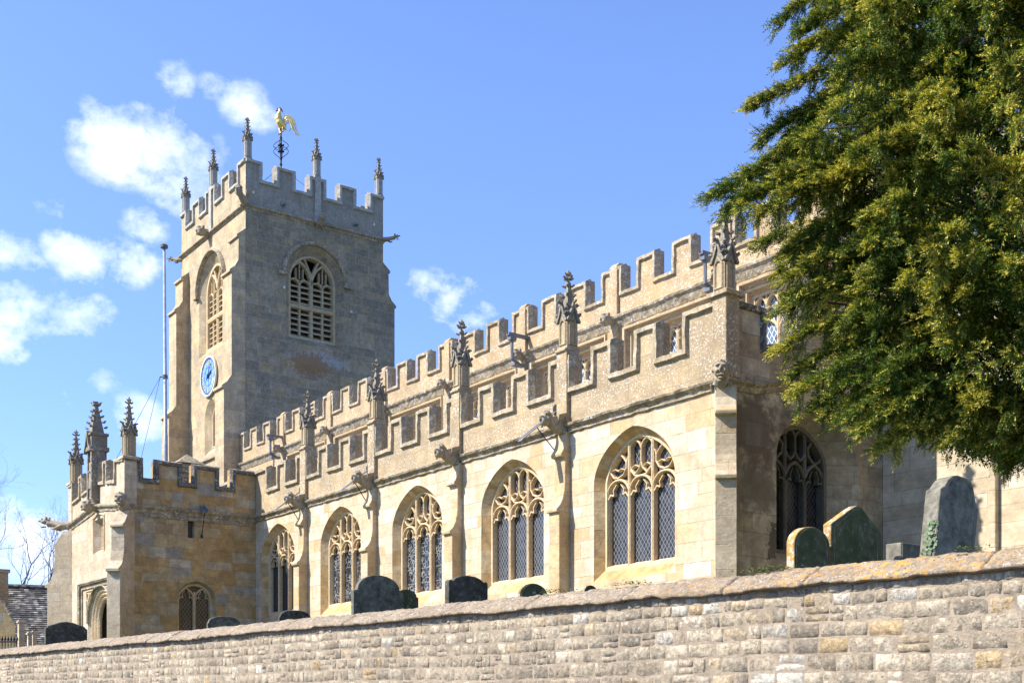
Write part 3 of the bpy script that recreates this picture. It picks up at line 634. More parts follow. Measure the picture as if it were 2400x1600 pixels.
def gargoyle(k, loc, rz=0, sc=1, label=None):
    o = add('gargoyle', G[k], CH, loc=loc, label=label); o.rotation_euler.z = R(rz); o.scale = (sc, sc, sc)
for loc, rz, k, sc in (((TX, TY, 24.45), 40, 'beast', 1.15), ((TX, TN, 24.3), 135, 'spout', .8), ((TW, TY, 24.1), -45, 'spout', .75), ((-59.9, TY, 24.3), 0, 'boss', 1.6), ((TX, 28.0, 24.35), 90, 'grinner', .9)):
    gargoyle(k, loc, rz, sc)
for y, z in ((25.97+.0, 24.75), (30.05, 24.7)):
    mb = MB(); mb.box((TX-.1, y-.06, z-.12), (TX+.35, y+.06, z-.07)); mb.box((TX-.1, y-.1, z-.1), (TX+.06, y+.1, z+.05)); add('water_spout', mb.mesh('water_spout', M['lead']), CH)
for u, z in ((24.4, 24.95), (31.2, 24.95), (26.05, 20.6), (29.85, 20.1)):
    mb = MB(); mb.box((TX+.0, u-.055, z-.06), (TX+.025, u+.055, z+.06)); add('metal_plate', mb.mesh('metal_plate', M['clockrim']), CH)

# ---- clock
CC = FTS(-59.72, 16.78, .10)
mb = MB()
def disc(mb, fr, uc, zc, r, d0, d1, n=48, r1=None):
    rs = [[fr(uc+r*math.cos(2*math.pi*i/n), zc+r*math.sin(2*math.pi*i/n), d0) for i in range(n)], [fr(uc+(r1 or r)*math.cos(2*math.pi*i/n), zc+(r1 or r)*math.sin(2*math.pi*i/n), d1) for i in range(n)]]
    mb.rings(rs)
def circ(uc, zc, r, n=48): return [(uc+r*math.cos(2*math.pi*i/n), zc+r*math.sin(2*math.pi*i/n)) for i in range(n)]
disc(mb, FTS, -59.72, 16.78, 1.0, -.02, .10)
clock = add('clock', mb.mesh('clock', M['clockblue']), CH, label='round pale blue clock face with gilt Roman numerals')
mb = MB(); mb.sweep(FTS, circ(-59.72, 16.78, 1.0), [(-.05, .04), (-.05, .14), (.03, .14), (.05, .04)], closed=True); add('rim', mb.mesh('rim', M['clockrim']), clock)
mb = MB()
for i in range(60):
    if i % 5 == 0: continue
    a = i*6; q = Matrix.Rotation(R(a), 2); pts = [q @ Vector(p) for p in ((-.03, .86), (.03, .86), (.03, .92), (-.03, .92))]
    mb.prism(FTS, [(-59.72+p.x, 16.78+p.y) for p in pts], .105, .115)
mb.sweep(FTS, circ(-59.72, 16.78, .925, 48), [(-.01, .1), (-.01, .112), (.01, .112), (.01, .1)], closed=True)
add('minute_ring', mb.mesh('minute_ring', M['clocknavy']), clock)
NUM = ['XII', 'I', 'II', 'III', 'IIII', 'V', 'VI', 'VII', 'VIII', 'IX', 'X', 'XI']
def stroke(mb, a, p, q, w_=.034, fr=FTS, c=(-59.72, 16.78), d=(.105, .125)):
    p, q = Vector(p), Vector(q); t = (q-p).normalized(); n_ = Vector((-t.y, t.x))*w_/2
    rot = Matrix.Rotation(-R(a), 2); pts = [rot @ x for x in (p-n_, q-n_, q+n_, p+n_)]
    mb.prism(fr, [(c[0]+x.x, c[1]+x.y) for x in pts], *d)
for h_, s_ in enumerate(NUM):
    mb = MB(); wds = {'I': .075, 'V': .15, 'X': .15}; tot = sum(wds[c] for c in s_); x = -tot/2
    for c in s_:
        w_ = wds[c]; m_ = x+w_/2; lo, hi = .58, .82
        if c == 'I': stroke(mb, h_*30, (m_, lo), (m_, hi))
        if c == 'V': stroke(mb, h_*30, (m_-.055, hi), (m_, lo)); stroke(mb, h_*30, (m_+.055, hi), (m_, lo), .02)
        if c == 'X': stroke(mb, h_*30, (m_-.055, hi), (m_+.055, lo)); stroke(mb, h_*30, (m_+.055, hi), (m_-.055, lo), .02)
        x += w_
    add('numeral', mb.mesh('numeral', M['clockgold']), clock)
mb = MB(); mb.sweep(FTS, circ(-59.72, 16.78, .5, 36), [(-.012, .1), (-.012, .112), (.012, .112), (.012, .1)], closed=True)
mb.sweep(FTS, circ(-59.72, 16.78, .88, 48), [(-.01, .1), (-.01, .112), (.01, .112), (.01, .1)], closed=True)
for a in range(0, 360, 60): stroke(mb, a, (0, .1), (0, .5), .03, d=(.1, .108))
add('dial_tracery', mb.mesh('dial_tracery', M['clocknavy']), clock)
mb = MB(); stroke(mb, 62, (0, -.12), (0, .42), .09, d=(.13, .15)); mb.blob(FTS(-59.72+.3*math.sin(R(62)), 16.78+.3*math.cos(R(62)), .14), (.1, .02, .09)); add('hour_hand', mb.mesh('hour_hand', M['hand']), clock)
mb = MB(); stroke(mb, 40, (0, -.2), (0, .74), .05, d=(.16, .18)); disc(mb, FTS, -59.72, 16.78, .07, .1, .19, 16); add('minute_hand', mb.mesh('minute_hand', M['hand']), clock)

# ---- south aisle
FA, FAE = Frame('S', 18.0), Frame('E', -17.27)
AW = [-20.11-4.64*k for k in range(5)]
AP = [-22.55-4.65*k for k in range(4)]
holes = []
for c in AW: holes.append((arch(c, 1.36, 2.72, 4.95, 6.12, 14), arch(c, 1.17, 3.02, 4.93, 5.95, 14), .24))
mb = MB(); mb.wall(FA, [(-54.9, 1.1), (-17.274, 1.1), (-17.274, 6.4), (-54.9, 6.4)], holes, .8, rm=1)
add('aisle_wall', mb.mesh('aisle_wall', [M['aisle'], M['reveal']]), CH)
def cusps(mb, fr, uc, hw, zs, za, d0, d1):
    """trefoil cusping inside a pointed head"""
    for s in (-1, 1):
        z = zs+(za-zs)*.12; x = uc+s*hw*.92
        mb.sweep(fr, [(x, z-.07), (x-s*hw*.22, z+.03), (x-s*hw*.50, z-.01)][::s], [(-.014, d1), (-.014, d0), (.014, d0), (.014, d1)])
        mb.sweep(fr, [(x-s*hw*.50, z-.01), (x-s*hw*.42, z+.12), (uc+s*hw*.2, za-(za-zs)*.18)][::s], [(-.010, d1), (-.010, d0-.01), (.010, d0-.01), (.010, d1)])
def aisle_window(fr, c, gl, lit=True, dz=0, dep=.24):
    mb = MB(); d0, d1 = -dep, -dep-.15; f = lambda u, z: (c+u, z+dz)
    inner = arch(c, 1.17, 3.02+dz, 4.93+dz, 5.95+dz, 14)
    mb.sweep(fr, inner, [(-.02, d1), (-.02, d0+.03), (.035, d0+.03), (.06, d0-.04), (.06, d1)], closed=True)
    big, med, sml = rib(.085, d0+.03, d1), rib(.062, d0+.02, d1), rib(.045, d0+.01, d1)
    for s in (-1, 1): mb.sweep(fr, [f(s*.39, 3.0), f(s*.39, 5.82)], big)
    for u in (-.78, 0, .78):
        mb.sweep(fr, [(x, z) for x, z in archhead(c+u, .39, 4.66+dz, 5.03+dz, 7)], med); cusps(mb, fr, c+u, .37, 4.66+dz, 5.0+dz, d0, d1+.05)
    # paired centre panels: pointed top and bottom
    for s in (-1, 1):
        u = s*.195
        mb.sweep(fr, archhead(c+u, .195, 5.62+dz, 5.86+dz, 6), sml)
        mb.sweep(fr, [(c+u-.195, 5.36+dz), (c+u-.15, 5.22+dz), (c+u, 5.09+dz), (c+u+.15, 5.22+dz), (c+u+.195, 5.36+dz)], sml)
        mb.sweep(fr, [(c+u-.12, 5.24+dz), (c+u, 5.30+dz), (c+u+.12, 5.24+dz)], rib(.025, d0, d1+.05))
    mb.sweep(fr, [f(0, 5.34), f(0, 5.66)], sml)
    # ogee net linking heads and panels
    mb.sweep(fr, [f(-.39, 5.36), f(-.33, 5.18), f(-.2, 5.06), f(0, 5.03), f(.2, 5.06), f(.33, 5.18), f(.39, 5.36)], sml)
    # daggers at the sides
    for s in (-1, 1):
        p = [(.76, 5.08), (.60, 5.14), (.50, 5.28), (.50, 5.42), (.62, 5.56), (.80, 5.68)]
        q = [(.76, 5.08), (.92, 5.10), (1.03, 5.22), (1.05, 5.36), (.98, 5.50), (.80, 5.68)]
        for path in (p, q): mb.sweep(fr, [f(s*a, b) for a, b in path][::s], sml)
        mb.sweep(fr, [f(s*a, b) for a, b in ((.39, 5.6), (.46, 5.52), (.5, 5.4))], rib(.035, d0, d1))
        mb.sweep(fr, [f(s*a, b) for a, b in ((.56, 5.25), (.68, 5.29), (.78, 5.24))][::s], rib(.024, d0, d1+.04))
        mb.sweep(fr, [f(s*a, b) for a, b in ((.78, 5.24), (.88, 5.30), (.98, 5.28))][::s], rib(.024, d0, d1+.04))
    # bottom sill
    mb.side(fr, [(d1, 2.95+dz), (d0+.05, 2.95+dz), (d0+.05, 3.02+dz), (d1, 3.12+dz)], c-1.16, c+1.16)
    o = add('window', mb.mesh('window', M['tracery']), CH)
    mb = MB(); mb.prism(fr, arch(c, 1.16, 3.03+dz, 4.93+dz, 5.93+dz, 14), d1+.03, d1-.01); add('glass', mb.mesh('glass', gl), o)
    return o
for c, g in zip(AW, ('glassA', 'glassA', 'glassB', 'glassB', 'glassC')): aisle_window(FA, c, M[g])
# string course around the aisle and rising over its east end
sp = [(-40.5, 18, 6.5), (-17.27, 18, 6.5), (-17.27, 18.8, 6.5), (-17.27, 19.4, 6.62), (-17.27, 20.2, 6.86), (-17.27, 23.2, 7.6)]
mb = MB(); mb.plan(finer(sp), [(-.1, -.14), (.03, -.14), (.05, -.12), (.05, -.10), (.03, -.09), (.05, -.03), (.13, .02), (.15, .07), (.05, .12), (-.1, .13)]); mb.rough(0, .014, 4); mb.rough(0, .016, 12)
add('string_course', mb.mesh('string_course', M['string']), CH)
cr = []
for P in [-22.55+4.65]+AP+[-41.15]: cr += [(P+.28, P+1.02), (P+1.80, P+2.52), (P+3.32, P+4.06)]
cr = [(a, b) for a, b in cr if b < -17.6 and a > -40.3]
parapet('aisle_parapet', FA, -54.9, -17.274, cr, 6.45, 8.24, 7.45, .30, M['parapet'], M['coping'], cop=1.15)
bot = [(18.004, 6.45), (18.8, 6.45), (20.2, 6.8), (23.2, 7.55)]
path = [(18.004, 8.244), (19.2, 8.244), (19.2, 7.46), (20.2, 7.70), (20.2, 8.65), (21.3, 8.9), (21.3, 8.1), (22.2, 8.3), (22.2, 9.1), (23.2, 9.3)]
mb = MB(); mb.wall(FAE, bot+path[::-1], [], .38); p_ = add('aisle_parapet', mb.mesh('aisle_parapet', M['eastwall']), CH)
mb = MB(); mb.sweep(FAE, path, [(.04, -.40), (.04, -.19), (-.045, .085), (-.13, .085), (-.165, -.01), (-.06, -.40)]); add('coping', mb.mesh('coping', M['moss_coping']), p_, bevel=.012)
# east end wall
we = arch(20.9, 1.36, 2.9, 5.15, 6.35, 14); wei = arch(20.75, .98, 3.2, 5.15, 6.05, 14)
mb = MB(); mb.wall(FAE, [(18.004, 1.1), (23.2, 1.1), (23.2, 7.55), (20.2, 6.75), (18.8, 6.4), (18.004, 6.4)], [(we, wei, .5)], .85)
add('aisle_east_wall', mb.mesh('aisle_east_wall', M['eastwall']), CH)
mb = MB(); d0, d1 = -.5, -.7
mb.sweep(FAE, wei, [(-.02, d1), (-.02, d0+.03), (.07, d0+.03), (.1, d1)], closed=True)
for s in (-1, 1): mb.sweep(FAE, [(20.75+s*.33, 3.2), (20.75+s*.33, 5.95)], rib(.1, d0, d1))
for u in (-.65, 0, .65):
    mb.sweep(FAE, archhead(20.75+u, .33, 4.8, 5.25, 7), rib(.08, d0, d1)); cusps(mb, FAE, 20.75+u, .31, 4.8, 5.2, d0-.02, d1+.03)
for s in (-1, 1):
    mb.sweep(FAE, archhead(20.75+s*.165, .165, 5.75, 5.98, 5), rib(.06, d0, d1))
    mb.sweep(FAE, [(20.75+s*.165+a, b) for a, b in ((-.165, 5.5), (-.1, 5.38), (0, 5.3), (.1, 5.38), (.165, 5.5))], rib(.06, d0, d1))
    mb.sweep(FAE, [(20.75+s*a, b) for a, b in ((.64, 5.27), (.45, 5.42), (.42, 5.6), (.55, 5.75), (.66, 5.85))][::s], rib(.06, d0, d1))
    mb.sweep(FAE, [(20.75+s*a, b) for a, b in ((.64, 5.27), (.82, 5.35), (.88, 5.5), (.66, 5.85))][::s], rib(.06, d0, d1))
mb.sweep(FAE, [(20.75, 5.5), (20.75, 5.8)], rib(.06, d0, d1))
o = add('window', mb.mesh('window', M['dark_tracery']), CH)
mb = MB(); mb.prism(FAE, arch(20.75, .97, 3.2, 5.15, 6.03, 14), d1+.03, d1-.01); add('glass', mb.mesh('glass', M['glassC']), o)
# aisle buttresses
ab = [(-.1, 1.1), (.55, 1.1), (.55, 1.9), (.34, 2.15), (.34, 4.44), (.41, 4.44), (.42, 4.52), (.31, 4.62), (.23, 4.78), (.18, 4.98), (.165, 5.15), (.16, 5.76), (.27, 5.78), (.28, 5.85), (.19, 5.97), (.13, 6.15), (.12, 6.38), (-.1, 6.38)]
for P in AP:
    mb = MB(); mb.side(FA, ab, P-.205, P+.205); b_ = add('buttress', mb.mesh('buttress', M['buttress']), CH, bevel=.012)
    mb = MB(); mb.side(FA, [(-.3, 6.6), (.11, 6.6), (.11, 8.3), (.16, 8.33), (.16, 8.37), (.05, 8.44), (-.3, 8.44)], P-.2, P+.2)
    add('pilaster', mb.mesh('pilaster', M['parapet']), CH, bevel=.012)
    pinnacle(PA, (P, 18.1, 8.43))
    gargoyle('beast', (P, 17.93, 6.52), 0, .82)
FD = FrameV((-17.27, 18.0), 1, -1)
mb = MB(); mb.side(FD, [(d+.04 if d > 0 else -.3, z) for d, z in ab], -.22, .22); add('buttress', mb.mesh('buttress', M['buttress']), CH, bevel=.012)
mb = MB(); mb.box((-17.55, 17.90, 6.6), (-17.16, 18.3, 8.3)); mb.box((-17.66, 17.83, 8.26), (-17.08, 18.4, 8.36)); add('pilaster', mb.mesh('pilaster', M['parapet']), CH, bevel=.012)
pinnacle(PA, (-17.40, 18.1, 8.36), 0, .98)
gargoyle('grinner', (-17.33, 17.94, 6.58), 42, .8, 'grinning curly-haired corner gargoyle')
# aisle roof
mb = MB(); mb.add([(-54.9, 18.4, 6.9), (-17.6, 18.4, 6.9), (-17.6, 23.7, 8.75), (-54.9, 23.7, 8.75)], [(0, 1, 2, 3)]); add('aisle_roof', mb.mesh('aisle_roof', M['leadroof']), CH)
# lead water chutes with iron stays
for P, ln in ((AP[0], 1.15), (AP[2], 1.0), (AP[3], 1.0)):
    x = P-.36; a = Vector((x, 18.05, 7.02)); b = Vector((x, 18.05-ln, 7.02-ln*.78)); mb = MB()
    sdir = Vector((1, 0, 0)); up_ = Vector((0, .61, .79))
    def chan(p): return [p-sdir*.09+up_*.09, p-sdir*.075+up_*.09, p-sdir*.06+up_*.015, p+sdir*.06+up_*.015, p+sdir*.075+up_*.09, p+sdir*.09+up_*.09, p+sdir*.075, p-sdir*.075]
    mb.rings([chan(a), chan(b)]); o = add('water_spout', mb.mesh('water_spout', M['lead']), CH)
    mb = MB(); m_ = a.lerp(b, .55); mb.tube([m_, m_+Vector((.02, .1, -.12)), (P-.18, 17.86, 5.95)], .014, 5); add('stay_rod', mb.mesh('stay_rod', M['iron']), o)
    mb = MB(); mb.tube([(x, 17.99, 7.05), (x, 18.05, 7.05)], .11, 10); add('spout_hole_shade', mb.mesh('spout_hole_shade', M['dark']), o)  # solid dark disc; its colour stands in for the shade inside the opening

# ---- nave clerestory
FC = Frame('S', 23.7)
CP = [-22.65-4.6*k for k in range(-4, 8)]
holes = []; 
for P in CP:
    if P+4.1 > 1 or P < -54: continue
    holes.append(([(P+.42, 8.85), (P+4.15, 8.85), (P+4.15, 11.0), (P+.42, 11.0)], [(P+.62, 9.0), (P+3.98, 9.0), (P+3.98, 10.72), (P+.62, 10.72)], .34))
mb = MB(); mb.wall(FC, [(-55.1, 6.5), (0, 6.5), (0, 11.3), (-55.1, 11.3)], holes, .7); add('nave_wall', mb.mesh('nave_wall', M['clere']), CH)
for h in holes:
    u0, u1 = h[1][0][0], h[1][1][0]; mb = MB(); d0, d1 = -.34, -.5
    mb.sweep(FC, h[1], [(-.02, d1), (-.02, d0+.02), (.05, d0+.02), (.07, d1)], closed=True)
    mb.sweep(FC, [(h[0][0][0], 8.9), (h[0][3][0], 11.0), (h[0][2][0], 11.0), (h[0][1][0], 8.9)], [(-.02, -.02), (-.02, .05), (.04, .07), (.08, -.02)])
    mb.sweep(FC, [(h[0][0][0]+.1, 8.9), (h[0][0][0]+.1, 10.86), (h[0][1][0]-.1, 10.86), (h[0][1][0]-.1, 8.9)], [(-.03, -.3), (-.03, -.13), (.02, -.13), (.02, -.3)])
    n = 4; wd = (u1-u0)/n
    for i in range(n+1):
        if 0 < i < n: mb.sweep(FC, [(u0+i*wd, 9.0), (u0+i*wd, 10.72)], rib(.10, d0+.02, d1))
    for i in range(n):
        c = u0+(i+.5)*wd
        mb.sweep(FC, archhead(c, wd/2, 9.55, 10.0, 6), rib(.07, d0, d1)); mb.sweep(FC, [(c, 9.98), (c, 10.70)], rib(.06, d0, d1))
        for s in (-1, 1):
            mb.sweep(FC, archhead(c+s*wd/4, wd/4, 10.35, 10.66, 5), rib(.06, d0, d1))
            for t in (-1, 1): mb.sweep(FC, [(c+s*wd/4+t*wd/4, 10.28), (c+s*wd/4+t*wd*.1, 10.34)], rib(.035, d0, d1))
    o = add('clerestory_window', mb.mesh('clerestory_window', M['tracery']), CH)
    mb = MB(); mb.prism(FC, h[1], d1+.03, d1-.01); add('glass', mb.mesh('glass', M['glassE']), o)
mb = MB(); mb.plan(finer([(-55.15, 23.7, 11.36), (0, 23.7, 11.36)]), [(-.1, -.26), (.02, -.26), (.06, -.16), (.10, -.06), (.17, .0), (.19, .06), (.05, .14), (-.1, .14)]); mb.rough(0, .014, 4); mb.rough(0, .016, 12)
add('string_course', mb.mesh('string_course', M['string']), CH)
cr = []
for P in CP: cr += [(P+.36, P+.98), (P+1.82, P+2.46), (P+3.30, P+3.98)]
cr = [(a, b) for a, b in cr if a > -55 and b < 0]
parapet('nave_parapet', FC, -55.15, 0, cr, 11.4, 12.95, 12.15, .28, M['clere'], M['coping'], cop=1.05)
for P in CP:
    if P > 0 or P < -54: continue
    mb = MB(); mb.side(FC, [(-.1, 8.8), (.10, 8.8), (.10, 12.95), (.0, 13.06), (-.36, 13.06), (-.36, 12.9), (-.1, 12.9)], P-.17, P+.17)
    add('pilaster', mb.mesh('pilaster', M['clere']), CH, bevel=.012)
    gargoyle('boss', (P, 23.6, 11.33), 12 if P < -30 else -8, 1.05)
def downpipe(x, z=11.85, dark=False):
    mb = MB(); mb.box((x-.075, 22.85, z), (x+.075, 23.7, z+.03)); mb.box((x-.075, 22.85, z+.03), (x-.06, 23.7, z+.09)); mb.box((x+.06, 22.85, z+.03), (x+.075, 23.7, z+.09)); mb.box((x-.09, 22.9, z-.14), (x+.09, 23.15, z+.02))
    mb.tube([(x, 23.02, z-.05), (x, 23.02, z-.75), (x+.05, 23.3, z-.9)], .055, 8); mb.box((x-.05, 23.0, z-.98), (x+.18, 23.45, z-.90))
    add('downpipe', mb.mesh('downpipe', M['lead'] if dark else M['leadpale']), CH)
downpipe(-31.62+.0); downpipe(-22.95+.12); downpipe(-50.2); downpipe(-40.7, 11.35, True)
# nave body, roof, north side
mb = MB(); mb.box((-55.1, 31.0, 1.1), (0, 31.7, 12.9)); mb.box((-.7, 24.41, 1.1), (-.01, 30.99, 12.7)); add('nave_back_wall', mb.mesh('nave_back_wall', M['clere']), CH)
mb = MB(); mb.add([(-55.1, 24.03, 11.55), (0, 24.03, 11.55), (0, 27.6, 12.1), (-55.1, 27.6, 12.1), (0, 31, 11.55), (-55.1, 31, 11.55)], [(0, 1, 2, 3), (3, 2, 4, 5)]); add('nave_roof', mb.mesh('nave_roof', M['leadroof']), CH)
# chancel wall below the clerestory
FH = Frame('S', 23.15)
mb = MB(); mb.wall(FH, [(-17.26, 1.1), (0, 1.1), (0, 8.3), (-17.26, 8.3)], [], .54); mb.side(FH, [(.0, 8.28), (.06, 8.28), (.06, 8.36), (-.5, 8.75), (-.6, 8.75), (-.6, 8.28)], -17.2, -.02)
add('chancel_wall', mb.mesh('chancel_wall', M['chancel']), CH)
for P in (-9.5, -5):
    mb = MB(); mb.side(FH, [(-.02, 1.1), (.5, 1.1), (.5, 5.2), (.55, 5.2), (.3, 5.8), (.3, 7.4), (-.02, 7.9)], P-.3, P+.3); add('buttress', mb.mesh('buttress', M['chancel']), CH, bevel=.012)

mb = MB(); mb.side(FH, [(-.02, 1.1), (.14, 1.1), (.14, 6.4), (-.02, 6.7)], -14.5, -14.34); add('pilaster', mb.mesh('pilaster', M['chancel']), CH, bevel=.012)
# ---- south porch
PX0, PX1, PY = -46.95, -40.49, 13.24
FPS, FPE = Frame('S', PY), Frame('E', PX1)
uc = -43.55
gab = lambda u: max(0, .36*(1-abs(u-uc)/3.2))
dr = arch(-43.22, 1.42, 1.1, 2.75, 4.02, 12, mode='2c'); dri = arch(-43.22, 1.30, 1.1, 2.70, 3.90, 12, mode='2c')
nw = [(-43.84, 5.25), (-42.72, 5.25), (-42.72, 6.42), (-43.84, 6.42)]; nwi = [(-43.62, 5.42), (-42.94, 5.42), (-42.94, 6.3), (-43.62, 6.3)]
zs_ = 6.42
mb = MB(); mb.wall(FPS, [(PX0, 1.1), (PX1-.004, 1.1), (PX1-.004, zs_), (uc, zs_+.36), (PX0, zs_)], [(dr, dri, .12), (nw, nwi, .30)], .34)
add('porch_front_wall', mb.mesh('porch_front_wall', M['porch_s']), CH)
pw = arch(15.78, .70, 1.95, 3.45, 4.12, 12, p=1.9); pwi = arch(15.78, .62, 2.05, 3.45, 4.02, 12, p=1.9)
sl = [(15.45, 5.62), (15.70, 5.62), (15.70, 6.26), (15.45, 6.26)]
mb = MB(); mb.wall(FPE, [(PY+.004, 1.1), (17.998, 1.1), (17.998, 6.4), (PY+.004, 6.4)], [(pw, pwi, .22), (sl, [(a+(.03 if a < 15.6 else -.03), b) for a, b in sl], .15)], .7)
add('porch_side_wall', mb.mesh('porch_side_wall', M['porch']), CH)
mb = MB(); mb.box((PX0+.01, PY+.35, 1.1), (PX0+.7, 17.99, 7.9)); add('porch_back_wall', mb.mesh('porch_back_wall', M['porch']), CH)
mb = MB(); mb.box((PX0+.4, PY+.4, 6.7), (PX1-.4, 17.9, 6.8)); mb.box((PX0+.75, PY+.85, 4.6), (PX1-.75, 17.9, 4.7)); add('porch_roof', mb.mesh('porch_roof', M['leadroof']), CH)
# parapets, gently gabled to the front
crP = [(-42.25, -41.50), (-43.20, -42.72), (-45.15, -44.45), (-46.35, -45.6)]
botP = [(PX0, 6.5), (uc, 6.86), (PX1-.004, 6.5)]
parapet('porch_parapet', FPS, PX0, PX1-.004, crP, 6.5, 8.14, 7.42, .36, M['porch_s'], M['coping'], gable=gab, bot=botP)
parapet('porch_parapet', FPE, PY+.004, 17.99, [(13.87, 14.27), (15.24, 15.63), (16.60, 17.06)], 6.45, 8.2, 7.52, .36, M['porch'], M['moss_coping'], cop=1.1)
parapet('porch_parapet', Frame('W', PX0), PY+.37, 17.99, [(13.87, 14.27), (15.24, 15.63), (16.60, 17.06)], 6.45, 8.2, 7.52, .36, M['porch_s'], M['coping'])
mb = MB(); mb.plan(finer([(PX0, 17.9, 6.5), (PX0, PY, 6.5), (uc, PY, 6.86), (PX1, PY, 6.5), (PX1, 17.95, 6.5)]), [(-.1, -.14), (.03, -.14), (.05, -.05), (.13, .02), (.15, .07), (.04, .13), (-.1, .13)]); mb.rough(0, .014, 4); mb.rough(0, .016, 12)
add('string_course', mb.mesh('string_course', M['string']), CH)
mb = MB(); mb.side(FPE, [(-.05, 6.20), (.03, 6.22), (.05, 6.30), (.02, 6.36), (-.05, 6.36)], 13.9, 17.9); add('string_course', mb.mesh('string_course', M['string']), CH)
# doorway: label, frame, spandrels, inner orders, door leaf
mb = MB(); L = [(-45.42, 2.45), (-45.42, 4.20), (-41.50, 4.20), (-41.50, 2.75)]
mb.sweep(FPS, L, [(-.05, -.02), (-.05, .10), (.02, .15), (.07, .06), (.07, -.02)])
mb.sweep(FPS, [(a+(.17 if a < -43 else -.17), b-.16 if b > 4 else b) for a, b in L], [(-.03, -.02), (-.03, .05), (.03, .05), (.03, -.02)])
mb.sweep(FPS, dr[2:], rib(.09, .06, -.02))
for x, z in ((-45.42, 2.40), (-41.50, 2.70)): mb.blob(FPS(x, z, .08), (.09, .09, .10), sub=1)
add('door_label_mould', mb.mesh('door_label_mould', M['string']), CH)
mb = MB()
for s in (-1, 1):
    f = lambda a, b: (-43.22+s*a, b)
    mb.sweep(FPS, [f(.75, 3.92), f(1.5, 3.92), f(1.5, 3.10), f(1.25, 3.35), f(1.0, 3.62)], rib(.05, .045, -.02), closed=True)
    mb.sweep(FPS, [(-43.22+s*1.30+.15*math.cos(a), 3.70+.15*math.sin(a)) for a in [i*math.pi/5 for i in range(10)]], rib(.045, .05, -.02), closed=True)
    for a in (90, 210, 330): mb.blob(FPS(-43.22+s*1.30+.06*math.cos(R(a)), 3.70+.06*math.sin(R(a)), .0), (.035, .03, .035))
add('spandrel', mb.mesh('spandrel', M['tracery']), CH)
mb = MB()
for k, (hw, za, d) in enumerate(((1.27, 3.88, -.13), (1.15, 3.76, -.20), (1.03, 3.64, -.27))):
    c = arch(-43.22, hw, 1.1, 2.7, za, 12, mode='2c')[1:]; c = c + [(-43.22-hw, 1.1)]
    mb.sweep(FPS, c, [(-.04, d-.1), (-.04, d+.02), (.02, d+.05), (.06, d+.02), (.1, d-.03), (.1, d-.1)])
add('door_arch', mb.mesh('door_arch', M['tracery']), CH)
mb = MB(); mb.box((-44.40, 13.62, 1.1), (-44.33, 15.3, 3.7))
for z in (1.6, 2.3, 3.0): mb.box((-44.35, 13.9, z), (-44.33, 15.2, z+.05))
door = add('door', mb.mesh('door', M['wood']), CH)
mb = MB(); mb.box((-42.07, 13.8, 1.1), (-42.0, 15.2, 3.6)); add('door', mb.mesh('door', M['wood']), CH)
mb = MB(); mb.box((PX0+.7, 17.80, 1.1), (PX1-.7, 17.95, 5.0)); add('inner_wall', mb.mesh('inner_wall', M['porch']), CH)
# upper window over the door
mb = MB(); mb.sweep(FPS, nwi, rib(.07, -.20, -.33), closed=True); mb.sweep(FPS, [(-43.28, 5.42), (-43.28, 6.28)], rib(.07, -.2, -.33))
for s in (-1, 1): mb.sweep(FPS, archhead(-43.28+s*.17, .16, 6.0, 6.25, 5), rib(.04, -.22, -.33))
mb.sweep(FPS, [(-43.9, 5.25), (-43.9, 6.48), (-43.28, 6.62), (-42.66, 6.48), (-42.66, 5.25)], rib(.07, .05, -.02))
o = add('window', mb.mesh('window', M['tracery']), CH); mb = MB(); mb.prism(FPS, nwi, -.30, -.33); add('glass', mb.mesh('glass', M['glassC']), o)
# two-light side window and slit
mb = MB(); d0, d1 = -.22, -.36
mb.sweep(FPE, pwi, [(-.02, d1), (-.02, d0+.03), (.05, d0+.03), (.07, d1)], closed=True)
mb.sweep(FPE, [(15.78, 2.05), (15.78, 3.75)], rib(.10, d0+.02, d1))
for s in (-1, 1):
    mb.sweep(FPE, archhead(15.78+s*.30, .29, 3.45, 3.88, 8), rib(.07, d0, d1)); cusps(mb, FPE, 15.78+s*.30, .28, 3.5, 3.86, d0-.01, d1+.03)
o = add('window', mb.mesh('window', M['buttress']), CH); mb = MB(); mb.prism(FPE, pwi, d1+.03, d1-.01); add('glass', mb.mesh('glass', M['glassD']), o)
mb = MB(); mb.prism(FPE, [(15.48, 5.64), (15.67, 5.64), (15.67, 6.24), (15.48, 6.24)], -.15, -.18); add('glass', mb.mesh('glass', M['glassC']), CH)
# diagonal porch buttresses
pb = [(-.3, 1.1), (.95, 1.1), (.95, 1.75), (.78, 1.95), (.78, 4.22), (.88, 4.22), (.89, 4.32), (.70, 4.45), (.58, 4.62), (.50, 4.95), (.48, 5.72), (.58, 5.74), (.58, 5.82), (.42, 5.95), (.25, 6.2), (.15, 6.38), (-.3, 6.38)]
for ox, dx in ((PX1, 1), (PX0, -1)):
    mb = MB(); mb.side(FrameV((ox, PY), dx, -1), pb, -.24, .24); add('buttress', mb.mesh('buttress', M['porch_s']), CH, bevel=.012)
    x = ox-dx*.16; mb = MB(); mb.box((x-.22, PY-.03, 6.6), (x+.22, PY+.4, 8.15)); mb.box((x-.29, PY-.1, 8.12), (x+.29, PY+.47, 8.22)); add('pilaster', mb.mesh('pilaster', M['porch_s']), CH, bevel=.012)
    pinnacle(PP, (x, PY+.2, 8.22))
gargoyle('grinner', (PX1-.02, PY+.05, 6.6), 45, .95); gargoyle('spout', (PX0, PY, 6.65), -45, 1.1); gargoyle('boss', (-43.5, PY-.05, 6.85), 0, 1.2)
